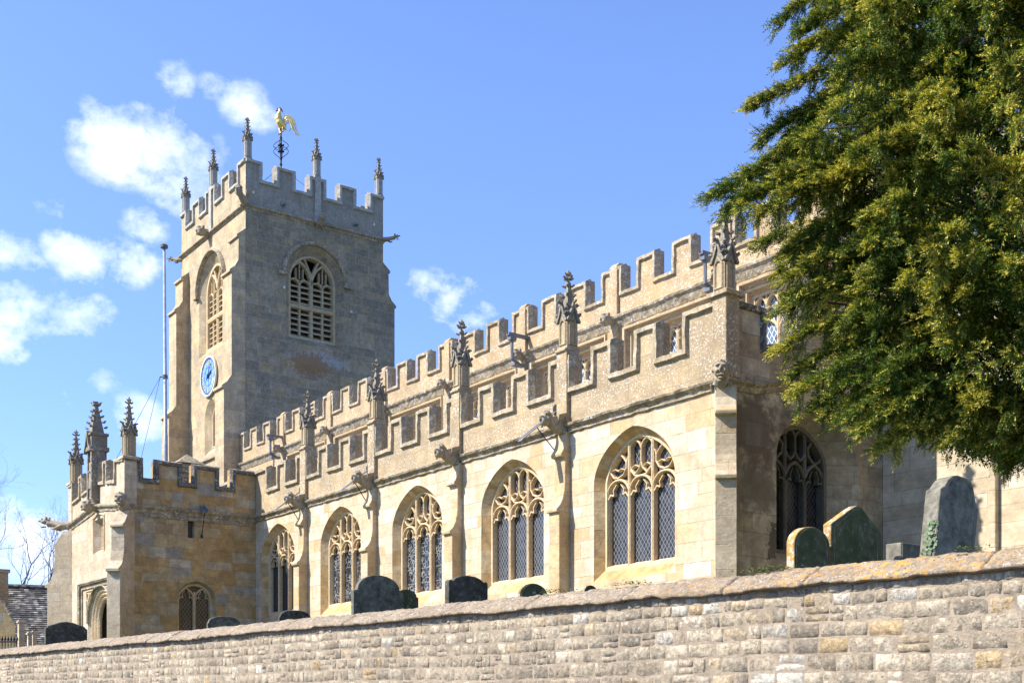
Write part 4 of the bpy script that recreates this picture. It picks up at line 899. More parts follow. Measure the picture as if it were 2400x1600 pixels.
# niche tabernacle in the middle of the front
mb = MB(); f0 = -43.83; f1 = -43.27; cxn = (f0+f1)/2
mb.side(FPS, [(-.05, 6.95), (.10, 6.95), (.22, 7.15), (.22, 7.5), (-.05, 7.5)], f0+.08, f1-.08)
for u in (f0, f1-.12): mb.side(FPS, [(-.2, 6.95), (.12, 6.95), (.28, 7.2), (.28, 8.95), (-.2, 8.95)], u, u+.12)
mb.side(FPS, [(-.3, 7.5), (.0, 7.5), (.0, 8.95), (-.3, 8.95)], f0+.1, f1-.1)
mb.side(FPS, [(-.35, 8.85), (.34, 8.85), (.34, 9.0), (-.35, 9.0)], f0-.05, f1+.05); mb.side(FPS, [(-.3, 9.0), (.27, 9.0), (.27, 9.42), (-.3, 9.42)], f0+.02, f1-.02)
mb.side(FPS, [(-.34, 9.40), (.32, 9.40), (.32, 9.5), (-.34, 9.5)], f0-.03, f1+.03)
mb.sweep(FPS, [(f0-.08, 8.8), (f0+.1, 9.05), (cxn, 9.5), (f1-.1, 9.05), (f1+.08, 8.8)], [(-.04, .2), (-.04, .38), (.04, .38), (.04, .2)])
niche = add('statue_niche', mb.mesh('statue_niche', M['spire']), CH, bevel=.01)
mb = MB(); mb.rings([[(cxn+sx*b, PY-.02+sy*b+.0, z) for sx, sy in ((-1, -1), (1, -1), (1, 1), (-1, 1))] for b, z in ((.22, 9.5), (.15, 9.9), (.05, 10.5))])
for i in range(4):
    t = (i+.5)/4; z = 9.6+.8*t; b = .2*(1-t)+.05
    for sx in (-1, 1):
        for sy in (-1, 1): crocket(mb, (cxn+sx*b, PY-.02+sy*b, z), (sx, sy, .1), .075)
mb.box((cxn-.13, PY-.15, 10.52), (cxn+.13, PY+.11, 10.58)); mb.box((cxn-.06, PY-.08, 10.45), (cxn+.06, PY+.04, 10.66))
for sx, sy in ((1, 1), (-1, 1), (1, -1), (-1, -1)): crocket(mb, (cxn+sx*.08, PY-.02+sy*.08, 10.6), (sx, sy, 0), .06)
add('spire', mb.mesh('spire', M['spire']), niche)
mb = MB()      # weathered standing figure in the niche
mb.tube([(cxn, PY-.14, 7.5), (cxn, PY-.15, 7.8), (cxn, PY-.14, 8.2), (cxn, PY-.13, 8.42), (cxn, PY-.13, 8.5)], [.16, .14, .13, .15, .06], 10); mb.blob((cxn, PY-.15, 8.63), (.085, .09, .12), sub=2)
for s in (-1, 1): mb.tube([(cxn+s*.14, PY-.13, 8.4), (cxn+s*.16, PY-.2, 8.15), (cxn+s*.03, PY-.29, 8.1)], [.05, .045, .035], 6)
add('statue', carve(mb, 'statue', M['gargoyle'], .02), niche)
# short lead chute on the porch side, its stay, and the roof vent behind
mb = MB(); a = Vector((PX1-.02, 15.95, 6.72)); b = Vector((PX1+.42, 15.95, 6.50)); s_ = Vector((0, 1, 0)); u_ = Vector((.44, 0, .9))
mb.rings([[p-s_*.08+u_*.1, p-s_*.065+u_*.1, p-s_*.05, p+s_*.05, p+s_*.065+u_*.1, p+s_*.08+u_*.1, p+s_*.07-u_*.02, p-s_*.07-u_*.02] for p in (a, b)]); o = add('water_spout', mb.mesh('water_spout', M['lead']), CH)
mb = MB(); mb.tube([(PX1+.3, 15.95, 6.52), (PX1+.03, 15.95, 5.72)], .015, 5); mb.tube([(PX1, 15.95, 5.75), (PX1+.05, 15.95, 5.66)], .04, 6); add('stay_rod', mb.mesh('stay_rod', M['iron']), o)
mb = MB(); v0 = at(438, 1110, 52); 
mb.box((v0.x-.45, v0.y-.45, 6.8), (v0.x+.45, v0.y+.45, v0.z+.35))
for k in range(3): mb.box((v0.x-.55, v0.y-.55, v0.z-.25+k*.22), (v0.x+.55, v0.y+.55, v0.z-.19+k*.22))
mb.add([(v0.x-.6, v0.y-.6, v0.z+.38), (v0.x+.6, v0.y-.6, v0.z+.38), (v0.x+.6, v0.y+.6, v0.z+.38), (v0.x-.6, v0.y+.6, v0.z+.38), (v0.x, v0.y, v0.z+.85)], [(0, 1, 4), (1, 2, 4), (2, 3, 4), (3, 0, 4), (3, 2, 1, 0)])
add('roof_vent', mb.mesh('roof_vent', M['string']), CH)

# ------------------------------------------------------------------ churchyard wall
def nz(x, y, z, s): return noise.noise(Vector((x*s, y*s, z*s)))
ZC = 1.065
wm_ = Mt('rubble_stone'); ob = wm_.obj()
ca = wm_.node('ShaderNodeVertexColor', layer_name='tint').outputs[0]
c = wm_.mix(1, ca, wm_.ramp(wm_.noise(ob, 14, 7, .75), [(.36, .52), (.64, 1.32)]), 'MULTIPLY'); c = wm_.mix(1, c, wm_.ramp(wm_.noise(ob, 1.1, 5, .6), [(.38, .70), (.60, 1.12)]), 'MULTIPLY')
dk = wm_.math('MULTIPLY', wm_.ramp(wm_.noise(ob, 24, 6, .78), [(.46, 0), (.56, 1)]), wm_.ramp(wm_.noise(ob, 2.0, 4), [(.38, .1), (.60, .75)]))
c = wm_.mix(dk, c, (.19, .15, .11))
lt = wm_.math('MULTIPLY', wm_.ramp(wm_.noise(ob, 22, 5, .7), [(.58, 0), (.63, 1)]), wm_.ramp(wm_.noise(ob, 1.3, 4), [(.4, .1), (.6, .8)]))
c = wm_.mix(lt, c, (.64, .56, .43))
og = wm_.math('MULTIPLY', wm_.ramp(wm_.noise(ob, 14, 5, .7), [(.60, 0), (.64, 1)]), wm_.ramp(wm_.noise(ob, .8, 2), [(.55, 0), (.65, .8)]))
c = wm_.mix(og, c, (.48, .32, .10))
pt = wm_.ramp(wm_.noise(ob, 34, 3, .6), [(.28, 1), (.33, 0)])
c = wm_.mix(wm_.math('MULTIPLY', pt, .7), c, (.05, .04, .035)); wm_.color(c)
wm_.bump(wm_.math('SUBTRACT', wm_.noise(ob, 20, 8, .75), wm_.math('MULTIPLY', pt, .5)), 1.0, .04)
mm = Mt('lime_mortar'); ob = mm.obj(); mm.color(mm.mix(mm.ramp(mm.noise(ob, 4, 7, .7), [(.35, 0), (.65, 1)]), (.24, .19, .135), (.44, .345, .24))); mm.bump(mm.noise(ob, 40, 6, .7), .9, .02)
cw = Mt('lichened_wall_coping'); ob = cw.obj()
c = cw.ramp(cw.noise(ob, 3, 6, .7), [(.3, (.25, .19, .12)), (.7, (.40, .305, .195))])
c = cw.mix(cw.math('MULTIPLY', cw.ramp(cw.noise(ob, 16, 7, .75), [(.44, 0), (.58, 1)]), .8), c, (.17, .135, .10))
c = cw.mix(cw.math('MULTIPLY', cw.ramp(cw.noise(ob, 34, 5, .75), [(.565, 0), (.60, 1)]), cw.ramp(cw.noise(ob, 3.2, 5), [(.38, .1), (.60, .9)])), c, (.66, .60, .55))
sx = cw.node('ShaderNodeSeparateXYZ'); cw.l.new(ob, sx.inputs[0])
side_ = cw.node('ShaderNodeMapRange'); cw.put(side_.inputs[0], sx.outputs[0]); side_.inputs[1].default_value = -10.5; side_.inputs[2].default_value = -6.8
om = cw.math('MULTIPLY', cw.ramp(cw.noise(ob, 13, 6, .72), [(.50, 0), (.56, 1)]), cw.math('MULTIPLY', side_.outputs[0], cw.ramp(cw.noise(ob, 1.7, 3), [(.38, 0), (.6, 1)])))
c = cw.mix(om, c, (.55, .29, .06))
pt = cw.ramp(cw.noise(ob, 30, 3, .6), [(.27, 1), (.32, 0)]); c = cw.mix(pt, c, (.04, .03, .025)); cw.color(c)
cw.bump(cw.math('SUBTRACT', cw.noise(ob, 22, 8, .7), cw.math('MULTIPLY', pt, .6)), 1.0, .03)

CW = thing('churchyard_wall', 'long coursed rubble retaining wall with a sloping lichened coping beside the road', 'wall', wp(10, 0, -1.6))
T0, T1 = -9.0, 46.0
mb = MB(); mb.rings([[wp(t, -.001, -1.6), wp(t, -.001, ZC+.02), wp(t, -.45, ZC+.02), wp(t, -.45, -1.6)] for t in (-60, T0, T1, 120)])
add('mortar', mb.mesh('mortar', mm.m), CW)
pal_g = [(.46, .375, .26), (.52, .43, .30), (.40, .325, .225), (.56, .47, .335), (.37, .31, .225)]
pal_c = [(.58, .48, .34), (.62, .52, .38), (.52, .40, .25), (.68, .62, .50), (.56, .40, .21)]
V, F_, CLR = [], [], []
z = ZC-.005; row = 0; rows = []
hs_ = [.075, .12, .15, .145, .155, .17, .155, .17, .16, .18, .15, .2, .2, .2, .2, .2, .2, .2]
for h in hs_:
    rows.append((z-h, z)); z -= h
    if z < -1.6: break
rs = random.Random(11)
for ri, (z0, z1) in enumerate(rows):
    t = T0+rs.random()*.3; h = z1-z0
    while t < T1:
        ln = h*rs.uniform(.9, 2.5)*(1.0 if t < 8 else .85); t1 = t+ln
        zw = lambda tt, zz: zz + .035*nz(tt, zz*0+ri*0, 5, .35)*min(1, (ZC-zz)*4) + .012*nz(tt, ri, 9, 1.7)*(1 if zz < ZC-.02 else 0)
        g = .002+rs.random()*.004; prot = rs.uniform(.0, .007)
        big = max(.0, min(1, 1-(t+2)/9))
        pc = .12+.62*big*(.5+.5*nz(t, z0, 3, .8)*2)
        tint = Vector(rs.choice(pal_c) if rs.random() < max(.05, pc) else rs.choice(pal_g))*rs.uniform(.85, 1.12)
        nu, nv = (6, 4) if t < 12 else (4, 3)
        halves = ((0, 1),) if (h < .14 or rs.random() > .13) else ((0, .46), (.46, 1))
        for (hb, ht) in halves:
            base = len(V)
            for j in range(nv+1):
                for i in range(nu+1):
                    a, b = [0, .05, .28, .5, .72, .95, 1][i] if nu == 6 else [0, .06, .5, .94, 1][i], [0, .10, .5, .90, 1][j] if nv == 4 else [0, .14, .86, 1][j]
                    ea = min(a, 1-a)*ln; eb = min(b, 1-b)*h
                    tt = t+g+a*(ln-2*g); bot, top = zw(tt, z0), zw(tt, z1); bot, top = bot+(top-bot)*hb+g*.7, bot+(top-bot)*ht-g*.7; zz = bot+(top-bot)*b
                    edge = min(1, min(ea, eb)/.006)
                    corner = (1 if (i in (0, nu) and j in (0, nv)) else 0)
                    tt += rs.uniform(-1, 1)*.007 + (corner*rs.uniform(0, .022)*(1 if a < .5 else -1)); zz += rs.uniform(-1, 1)*.006 + corner*rs.uniform(0, .016)*(1 if b < .5 else -1)
                    d = -.010 + (prot+.010)*edge + .010*nz(tt, zz, ri, 9)*edge + .006*nz(tt, zz, ri, 25)*edge
                    V.append(wp(tt, d, zz))
            for j in range(nv):
                for i in range(nu):
                    q = base+j*(nu+1)+i; F_.append((q, q+nu+1, q+nu+2, q+1)); CLR.append((*tint, 1))
        t = t1
me = bpy.data.meshes.new('stonework'); me.from_pydata([tuple(v) for v in V], [], F_); me.materials.append(wm_.m)
# faces must look outwards
if me.polygons[0].normal.dot(WN) < 0: me.flip_normals()
ca = me.color_attributes.new('tint', 'FLOAT_COLOR', 'CORNER')
ca.data.foreach_set('color', np.repeat(np.array(CLR, dtype=np.float32), 4, axis=0).ravel())
for p in me.polygons: p.use_smooth = True
add('stonework', me, CW)
# coping slabs
prof = [(.02, .0), (.065, .002), (.078, .014), (.078, .035), (.06, .055), (.0, .090), (-.06, .125), (-.12, .158), (-.18, .188), (-.25, .21), (-.40, .2), (-.5, .12), (-.5, .0)]
fine = []
for i in range(len(prof)-1):
    for k in range(3): fine.append((prof[i][0]+(prof[i+1][0]-prof[i][0])*k/3, prof[i][1]+(prof[i+1][1]-prof[i][1])*k/3))
fine.append(prof[-1])
t = T0
mb = MB()
while t < T1:
    ln = rs.uniform(.9, 1.9); n = max(6, int(ln/.045)); dz = rs.uniform(-.005, .006); do = rs.uniform(-.006, .006); tl = rs.uniform(-.012, .012)
    rr = []
    for i in range(n+1):
        a = i/n; tt = t+.003+a*(ln-.006); e = min(a, 1-a)*ln; en = -.014*max(0, 1-e/.02)
        r_ = []
        for (o_, h_) in fine:
            k = .014*nz(tt, o_*3, h_*3, 2.5)+.016*nz(tt, o_, h_, 8)+.014*nz(tt, o_, h_, 24)+en
            nd = Vector((o_+.2, h_-.02)).normalized()
            sag = (.022*nz(tt, 1, 1, 1.6)+.02*nz(tt, 5, 1, 6))*(1 if h_ < .04 else 0)
            r_.append(wp(tt, o_+do+k*nd.x, ZC+h_+dz+tl*(a-.5)+k*nd.y+sag))
        rr.append(r_)
    mb.rings(rr, closed=True); t += ln
add('coping', mb.mesh('wall_coping', cw.m, smooth=True), CW)

# ------------------------------------------------------------------ headstones
def hmat(name, base, base2, moss=0, lich=.4, orange=0, mosscol=(.055, .078, .024)):
    m = Mt(name); ob = m.obj()
    c = m.ramp(m.noise(ob, 3, 6, .65), [(.3, base), (.7, base2)]); c = m.mix(1, c, m.ramp(m.noise(ob, 7, 8, .72), [(.36, .55), (.64, 1.5)]), 'MULTIPLY')
    if moss: c = m.mix(m.math('MULTIPLY', m.ramp(m.noise(ob, 2.2, 6, .7), [(.3, 0), (.55, 1)]), moss), c, mosscol)
    if lich: c = m.mix(m.math('MULTIPLY', m.ramp(m.noise(ob, 12, 5, .7), [(.60, 0), (.64, 1)]), lich), c, (.38, .40, .34))
    if orange:
        g = m.node('ShaderNodeNewGeometry'); sp_ = m.node('ShaderNodeSeparateXYZ'); m.l.new(g.outputs['True Normal'], sp_.inputs[0])
        ed = m.math('SUBTRACT', 1, m.math('MULTIPLY', m.math('ABSOLUTE', sp_.outputs[0]), 1.2), clamp=True)
        c = m.mix(m.math('MULTIPLY', ed, m.ramp(m.noise(ob, 9, 5, .7), [(.35, .1), (.55, orange)])), c, (.55, .27, .06))
        c = m.mix(m.math('MULTIPLY', ed, m.ramp(m.noise(ob, 15, 5, .7), [(.5, 0), (.56, .8)])), c, (.55, .50, .42))
    m.color(c); m.bump(m.noise(ob, 14, 7, .7), .7, .03); return m.m
HB = hmat('blackened_headstone', (.055, .05, .038), (.115, .105, .08), lich=.4)
HG = hmat('grey_headstone', (.105, .10, .075), (.17, .16, .125), lich=.4)
HT = hmat('brown_grey_headstone', (.15, .135, .10), (.21, .19, .145), lich=.2)
HM = hmat('mossy_headstone', (.12, .10, .06), (.20, .175, .10), moss=.75, lich=.35, orange=.95)
HM2 = hmat('mossy_low_headstone', (.07, .07, .05), (.12, .12, .08), moss=.6, lich=.5, orange=.4)
def onX(px, X): 
    r = fw + rt*((px-1200)/2802); return r.y*X/r.x
def headstone(label, pxl, pxr, ytop, depth, shape, mat, th=.10, lean=0, turn=0, decor=None, zg=.75):
    p = at(pxl, 1636, depth); X = p.x; Y0 = p.y; Y1 = onX(pxr, X); W = Y1-Y0; zt = (1636-ytop)/2802*(depth+abs(W)*.3)
    H = zt-zg; a = W/2
    if shape == 'segment': top = [(a, H-.22*W), (a*.93, H-.19*W)]+[(a*.93*math.cos(t), H-.17*W+.17*W*math.sin(t)) for t in [i*math.pi/14 for i in range(15)]]+[(-a*.93, H-.19*W), (-a, H-.22*W)]
    elif shape == 'round': top = [(a, H-.34*W)]+[(a*math.cos(t), H-.34*W+.34*W*math.sin(t)) for t in [i*math.pi/16 for i in range(1, 16)]]+[(-a, H-.34*W)]
    elif shape == 'shoulder': top = [(a, H-.30*W), (a*.97, H-.28*W), (a*.86, H-.27*W)]+[(a*.84*math.cos(t), H-.25*W+.25*W*math.sin(t)) for t in [i*math.pi/16 for i in range(1, 16)]]+[(-a*.86, H-.27*W), (-a*.97, H-.28*W), (-a, H-.30*W)]
    elif shape == 'crest': top = [(a, H-.17*W), (a*.98, H-.13*W), (a*.88, H-.10*W), (a*.80, H-.13*W), (a*.62, H-.06*W), (a*.35, H-.015*W), (0, H), (-a*.35, H-.015*W), (-a*.62, H-.06*W), (-a*.80, H-.13*W), (-a*.88, H-.10*W), (-a*.98, H-.13*W), (-a, H-.17*W)]
    elif shape == 'pediment': top = [(a, H-.17*W), (a*.93, H-.16*W), (a*.88, H-.12*W), (a*.3, H-.02*W), (0, H), (-a*.3, H-.02*W), (-a*.88, H-.12*W), (-a*.93, H-.16*W), (-a, H-.17*W)]
    elif shape == 'gable': top = [(a, H-.33*W), (a*.9, H-.27*W), (a*.2, H-.02*W), (0, H), (-a*.25, H-.06*W), (-a, H-.27*W)]
    elif shape == 'bell': top = [(a, H-.46*W), (a*.93, H-.43*W), (a*.82, H-.35*W), (a*.74, H-.24*W), (a*.64, H-.12*W), (a*.45, H-.04*W), (a*.2, H), (-a*.2, H), (-a*.45, H-.04*W), (-a*.64, H-.12*W), (-a*.74, H-.20*W), (-a*.82, H-.26*W), (-a*.93, H-.30*W), (-a, H-.32*W)]
    else: top = [(a, H), (-a, H)]
    pts = [(-a, -.25), (a, -.25)]+top
    t = thing('headstone', label, 'headstone', (X-th/2, Y0+a, zg), 'headstones in the churchyard'); t.rotation_euler = (R(-lean), 0, R(turn))
    def fl(u, z, d): return Vector((d, u, z))
    mb = MB(); mb.prism(fl, pts, -th/2, th/2)
    me = mb.mesh('slab', mat)
    o = bpy.data.objects.new('slab', me); COL.objects.link(o); o.parent = t
    b = o.modifiers.new('bevel', 'BEVEL'); b.width = .014; b.segments = 2; b.limit_method = 'ANGLE'
    ins = [(u*.86, z-.05*W if z > 0 else .1) for u, z in pts]
    mb = MB(); mb.sweep(fl, ins, [(-.012, th/2-.01), (-.012, th/2+.006), (.012, th/2+.006), (.012, th/2-.01)], closed=True)
    if decor == 'disc': mb.sweep(fl, [(.0+.055*math.cos(k*math.pi/6), H-.14*W+.055*math.sin(k*math.pi/6)) for k in range(12)], [(-.02, th/2-.01), (-.02, th/2+.02), (.02, th/2+.02), (.02, th/2-.01)], closed=True)
    o = bpy.data.objects.new('carved_border', mb.mesh('carved_border', mat)); COL.objects.link(o); o.parent = t
    return t, a, H, th
headstone('blackened headstone with low pointed top and small shoulders, in front of the porch doorway', 107, 205, 1456, 30, 'pediment', HB, .14)
headstone('low headstone with curved top below the two-light porch window', 487, 566, 1443, 24, 'segment', HG, .08, decor=None)
headstone('small dark headstone with a carved ring, at the foot of the westmost visible aisle window', 655, 731, 1429, 22, 'segment', HB, .07, decor='disc')
headstone('broad grey headstone with round arched top and shoulders, largest left of the buttress foot', 829, 946, 1347, 19.5, 'shoulder', HG, .10)
headstone('mossy headstone half hidden behind the broad round-topped grey one', 925, 981, 1380, 20.6, 'shoulder', HM2, .10, zg=.7)
headstone('dark headstone with eared shoulders and flat curved crest below the middle aisle window', 1052, 1144, 1348, 17.8, 'crest', HB, .12)
headstone('round top of a sunken mossy headstone just showing over the wall coping', 1219, 1284, 1366, 16.5, 'round', HM2, .06)
headstone('tip of a buried stone barely above the coping under the eastmost aisle window', 1368, 1400, 1371, 15.3, 'round', HM2, .06)
headstone('small green mossy headstone with round top and orange lichened edge', 1862, 1946, 1234, 13.2, 'round', HM, .12)
headstone('taller green mossy headstone with pointed gable top and orange lichened edge', 1948, 2066, 1184, 13.6, 'gable', HM, .12)
hs_i, ha, hH, hth = headstone('tall leaning grey headstone with bell-shaped top and ivy up its side', 2181, 2262, 1108, 12.4, 'bell', HT, .20, lean=8, turn=-6)
headstone('low square stub of a grave marker beside the tall leaning headstone', 2112, 2160, 1273, 14.2, 'flat', HT, .22)

# leaf clumps
def leafmesh(name, pts, size, mat, up=.3, seed=3, shape=5):
    r_ = random.Random(seed); mb = MB()
    for p, nrm in pts:
        n_ = (Vector(nrm)+Vector((r_.uniform(-.5, .5), r_.uniform(-.5, .5), r_.uniform(-.2, up)))).normalized(); a = n_.cross(Vector((r_.random(), r_.random(), r_.random()))).normalized(); b = n_.cross(a); s_ = size*r_.uniform(.6, 1.2); c = Vector(p)
        mb.add([c-a*s_, c-b*s_*.7-a*.2*s_+n_*.1*s_, c+a*s_*1.1, c+b*s_*.7-a*.2*s_], [(0, 1, 2, 3)])
    return mb.mesh(name, mat, recalc=False)
im = Mt('ivy_leaf'); ob = im.obj(); im.color(im.mix(im.noise(ob, 20, 3), (.05, .085, .03), (.20, .25, .13))); im.b.inputs['Roughness'].default_value = .5
r_ = random.Random(5); pts = []
base = hs_i.location
mrot = hs_i.rotation_euler.to_matrix()
for k in range(230):
    z = r_.random()**.8*.98; x = r_.uniform(-.02-.03*(1-z), .10); pts.append((base+mrot @ Vector((x, -ha-.02+r_.uniform(-.015, .01) if x < .08 else -ha+r_.uniform(-.02, .1)*(1-z), z+.1)), (.4, -1, .3)))
o = tag(add('ivy', leafmesh('ivy', pts, .026, im.m)), 'ivy climbing the left edge of the tall leaning headstone', 'ivy')
gmn = Mt('wall_weed_leaf'); ob = gmn.obj(); gmn.color(gmn.mix(gmn.noise(ob, 20, 3), (.06, .10, .02), (.17, .20, .06)))
def wt(px):
    r = fw+rt*((px-1200)/2802); A = np.array([[r.x, -WD.x], [r.y, -WD.y]]); s_, t_ = np.linalg.solve(A, np.array([WP.x, WP.y])); return t_
for px, n, wd_, lab in ((1765, 220, .32, 'low green weeds growing on the wall coping below the dark corner'), (1440, 130, .35, 'straggly weeds trailing over the wall coping by the eastmost window'), (1270, 110, .3, 'dry trailing weeds on the wall coping beside the sunken mossy stone'), (2245, 70, .18, 'small weeds on the wall coping at the foot of the leaning headstone')):
    t0 = wt(px); pts = []
    for k in range(n):
        tt = t0+r_.gauss(0, wd_/2); off = r_.uniform(-.32, -.12); pts.append((wp(tt, off, ZC+.205+.02+abs(r_.gauss(0, .02))), (0, 0, 1)))
    tag(add('weeds', leafmesh('weeds', pts, .016, gmn.m)), lab, 'weeds', kind=None)

# ------------------------------------------------------------------ flagpole
pb_ = at(391, 1180, 54.5); zt = (1636-577)/2802*54.5
FP = thing('flagpole', 'tall pale tapered flagpole with dark cap standing in front of the tower buttress', 'flagpole', (pb_.x, pb_.y, 7.0))
tx = rt*(-.13)
def pp(z): k = (z-7)/(zt-7); return Vector((pb_.x, pb_.y, z))+rt*(-.02-.10*k)
mb = MB(); mb.tube([pp(7.0), pp(12), pp(12.02), pp(zt-.1)], [.105, .10, .085, .06], 12); add('pole', mb.mesh('pole', M['polepaint'], smooth=True), FP)
mb = MB(); mb.tube([pp(zt-.12), pp(zt-.08), pp(zt+.04), pp(zt+.08)], [.08, .17, .17, .11], 14); add('cap', mb.mesh('cap', M['polecap']), FP)
zc = (1636-883)/2802*54.5; mb = MB(); mb.tube([pp(zc-.08), pp(zc+.08)], [.12, .12], 12); mb.tube([pp(zc)-rt*.25, pp(zc)+rt*.1], .03, 6); add('collar', mb.mesh('collar', M['polecap']), FP)
for px, py, dp in ((265, 1072, 49), (328, 1068, 50)):
    mb = MB(); mb.tube([pp(zc)-rt*.22, at(px, py, dp)+Vector((0, 0, -.3))], .012, 4); add('guy_wire', mb.mesh('guy_wire', M['wire']), FP)

# ------------------------------------------------------------------ weathercock on the tower
wc = Vector((-59.5, 27.9, 26.2)); wd0 = 64.52
def wpt(px, py, off=0): p = wc + rt*((px-656.5)/2802*wd0) - fw*off; return Vector((p.x, p.y, (1636-py)/2802*wd0))
WC = thing('weathercock', 'gilded crowing cockerel weathervane on a scrolled iron rod above the tower', 'weathervane', wc)
k9 = lambda x, y: (620+x/9.8, 240+y/9.8)
mb = MB(); mb.tube([wc, wpt(*k9(358, 1400)), wpt(*k9(358, 600))], [.06, .05, .04], 8)
for y in (1430, 1300, 1130, 980, 820): mb.blob(wpt(*k9(358, y)), .085)
add('rod', mb.mesh('rod', M['iron']), WC)
def scroll(cx_, cy_, s_, v):
    q = []
    for i in range(22):
        a = i/21; ang = a*math.pi*2.3; r__ = .34*(1-a*.75)
        q.append((cx_+s_*(r__*math.cos(ang)), cy_+v*r__*math.sin(ang)))
    return q
for kx in (0, 90):
    e = rt if kx == 0 else -fw
    for s_ in (-1, 1):
        for (y0, y1) in ((860, 1030), (1290, 1090)):
            z0, z1 = wpt(0, k9(0, y0)[1]).z, wpt(0, k9(0, y1)[1]).z; b_ = Vector((wc.x, wc.y, 0)); path = []
            for i in range(15):
                a = i/14; path.append(b_+e*s_*(.04+.36*math.sin(a*math.pi*.62)**1.3)+Vector((0, 0, z0+(z1-z0)*a)))
            last = path[-1]; c_ = b_+e*s_*.17+Vector((0, 0, last.z))
            for i in range(12):
                a = i/11*math.pi*1.5; r__ = .17*(1-i/11*.6); path.append(c_+e*s_*r__*math.cos(a)+Vector((0, 0, r__*math.sin(a)*(-1 if z1 < z0 else 1))))
            mb = MB(); mb.tube(path, .018, 5)
            for zz in (z1+.1*(1 if z0 > z1 else -1),): mb.blob(b_+e*s_*.12+Vector((0, 0, zz)), .07, jit=.1)
            add('scroll', mb.mesh('scroll', M['iron'], smooth=True), WC)
mb = MB()
def tub(lst, n=12): mb.tube([wpt(*k9(x, y)) for x, y, r__ in lst], [r__*wd0/2802/9.8 for x, y, r__ in lst], n)
tub([(340, 150, 14), (335, 175, 34), (330, 215, 36), (318, 260, 44), (300, 320, 74), (300, 390, 92), (335, 460, 92), (385, 520, 74), (430, 570, 52), (480, 640, 14)])
tub([(300, 440, 60), (320, 520, 56), (345, 590, 34), (350, 620, 10)])
tub([(360, 400, 40), (400, 470, 50), (450, 560, 34), (480, 660, 8)])
add('body', carve(mb, 'cockerel_body', M['gold'], .022), WC)
mb = MB(); mb.tube([wpt(*k9(x, y)) for x, y in ((325, 600), (325, 680), (300, 750))], [.05, .03, .035], 6); mb.tube([wpt(*k9(x, y), .08) for x, y in ((400, 600), (425, 670), (380, 705), (300, 760))], [.06, .04, .035, .03], 6)
add('leg', mb.mesh('leg', M['golddark'], smooth=True), WC)
mb = MB()
def flat(pts, mat_, nm, th=.03):
    m2 = MB(); 
    A = [wpt(*k9(x, y), th) for x, y in pts]; B = [wpt(*k9(x, y), -th) for x, y in pts]; m2.rings([A, B]); return add(nm, m2.mesh(nm, mat_), WC)
flat([(325, 130), (350, 125), (375, 150), (395, 185), (408, 235), (392, 225), (368, 195), (345, 175), (325, 165)], M['red'], 'comb')
flat([(300, 165), (310, 210), (290, 228), (262, 215), (240, 190), (258, 178), (285, 182), (278, 160), (258, 138), (280, 142)], M['red'], 'wattle')
def feather(pts, w0, nm='tail_feather', mat_=M['gold'], off=0):
    m2 = MB(); rs_ = []
    n = len(pts)
    P = [wpt(*k9(x, y), off) for x, y in pts]
    for i, p in enumerate(P):
        d = (P[min(i+1, n-1)]-P[max(i-1, 0)]).normalized(); s_ = d.cross(fw).normalized(); ww = w0*wd0/2802/9.8*math.sin(math.pi*min(.98, (i+.6)/(n)))**.6
        rs_.append([p+s_*ww, p-fw*.025+s_*ww*.3, p-fw*.025-s_*ww*.3, p-s_*ww, p+fw*.02])
    m2.rings(rs_); return add(nm, m2.mesh(nm, mat_, smooth=False), WC)
feather([(420, 560), (415, 400), (450, 320), (510, 305), (580, 340), (650, 420), (690, 530), (700, 630), (745, 710), (805, 740)], 22)
feather([(430, 570), (440, 430), (480, 355), (540, 360), (600, 430), (635, 530), (650, 640), (700, 730), (800, 785)], 26, off=.03)
feather([(440, 580), (465, 460), (510, 410), (560, 440), (600, 530), (625, 620), (690, 720)], 22, off=.05)
feather([(450, 590), (480, 500), (530, 460), (590, 520), (600, 590), (545, 680)], 12, off=.02, mat_=M['golddark'])
feather([(430, 600), (440, 480), (430, 400), (450, 340)], 22, off=-.02)
# bracing wires of the rod
for (a, b) in (((628, 415), (640, 400)),): pass
mb = MB(); mb.tube([wpt(656, 392), Vector((TX-.4, TY+1.2, 25.9))], .015, 4); mb.tube([wpt(656, 392), Vector((TX-.4, 28.0, 25.9))], .015, 4); add('guy_wire', mb.mesh('guy_wire', M['iron']), WC)

# ------------------------------------------------------------------ stone-slated house behind, left
rm = Mt('stone_slate'); uv, u_, v_ = rm.uv(); ob = rm.obj()
sx = rm.node('ShaderNodeSeparateXYZ'); rm.l.new(ob, sx.inputs[0])
zz = rm.math('ADD', sx.outputs[2], rm.math('MULTIPLY', rm.noise(ob, 2, 3), .12)); row_ = rm.math('DIVIDE', zz, .115); ri_ = rm.math('FLOOR', row_); rf_ = rm.math('SUBTRACT', row_, ri_)
along = rm.math('ADD', sx.outputs[1], rm.math('MULTIPLY', sx.outputs[0], .6)); cb_ = rm.math('FLOOR', rm.math('ADD', rm.math('DIVIDE', along, .24), rm.math('MULTIPLY', ri_, .37)))
cbx = rm.node('ShaderNodeCombineXYZ'); rm.put(cbx.inputs[0], cb_); rm.put(cbx.inputs[1], ri_)
wn_ = rm.node('ShaderNodeTexWhiteNoise', noise_dimensions='2D'); rm.put(wn_.inputs['Vector'], cbx.outputs[0])
c = rm.ramp(wn_.outputs[0], [(0, (.10, .09, .08)), (.35, (.17, .155, .135)), (.6, (.07, .063, .055)), (.8, (.24, .22, .19)), (.93, (.36, .34, .30))], const=True)
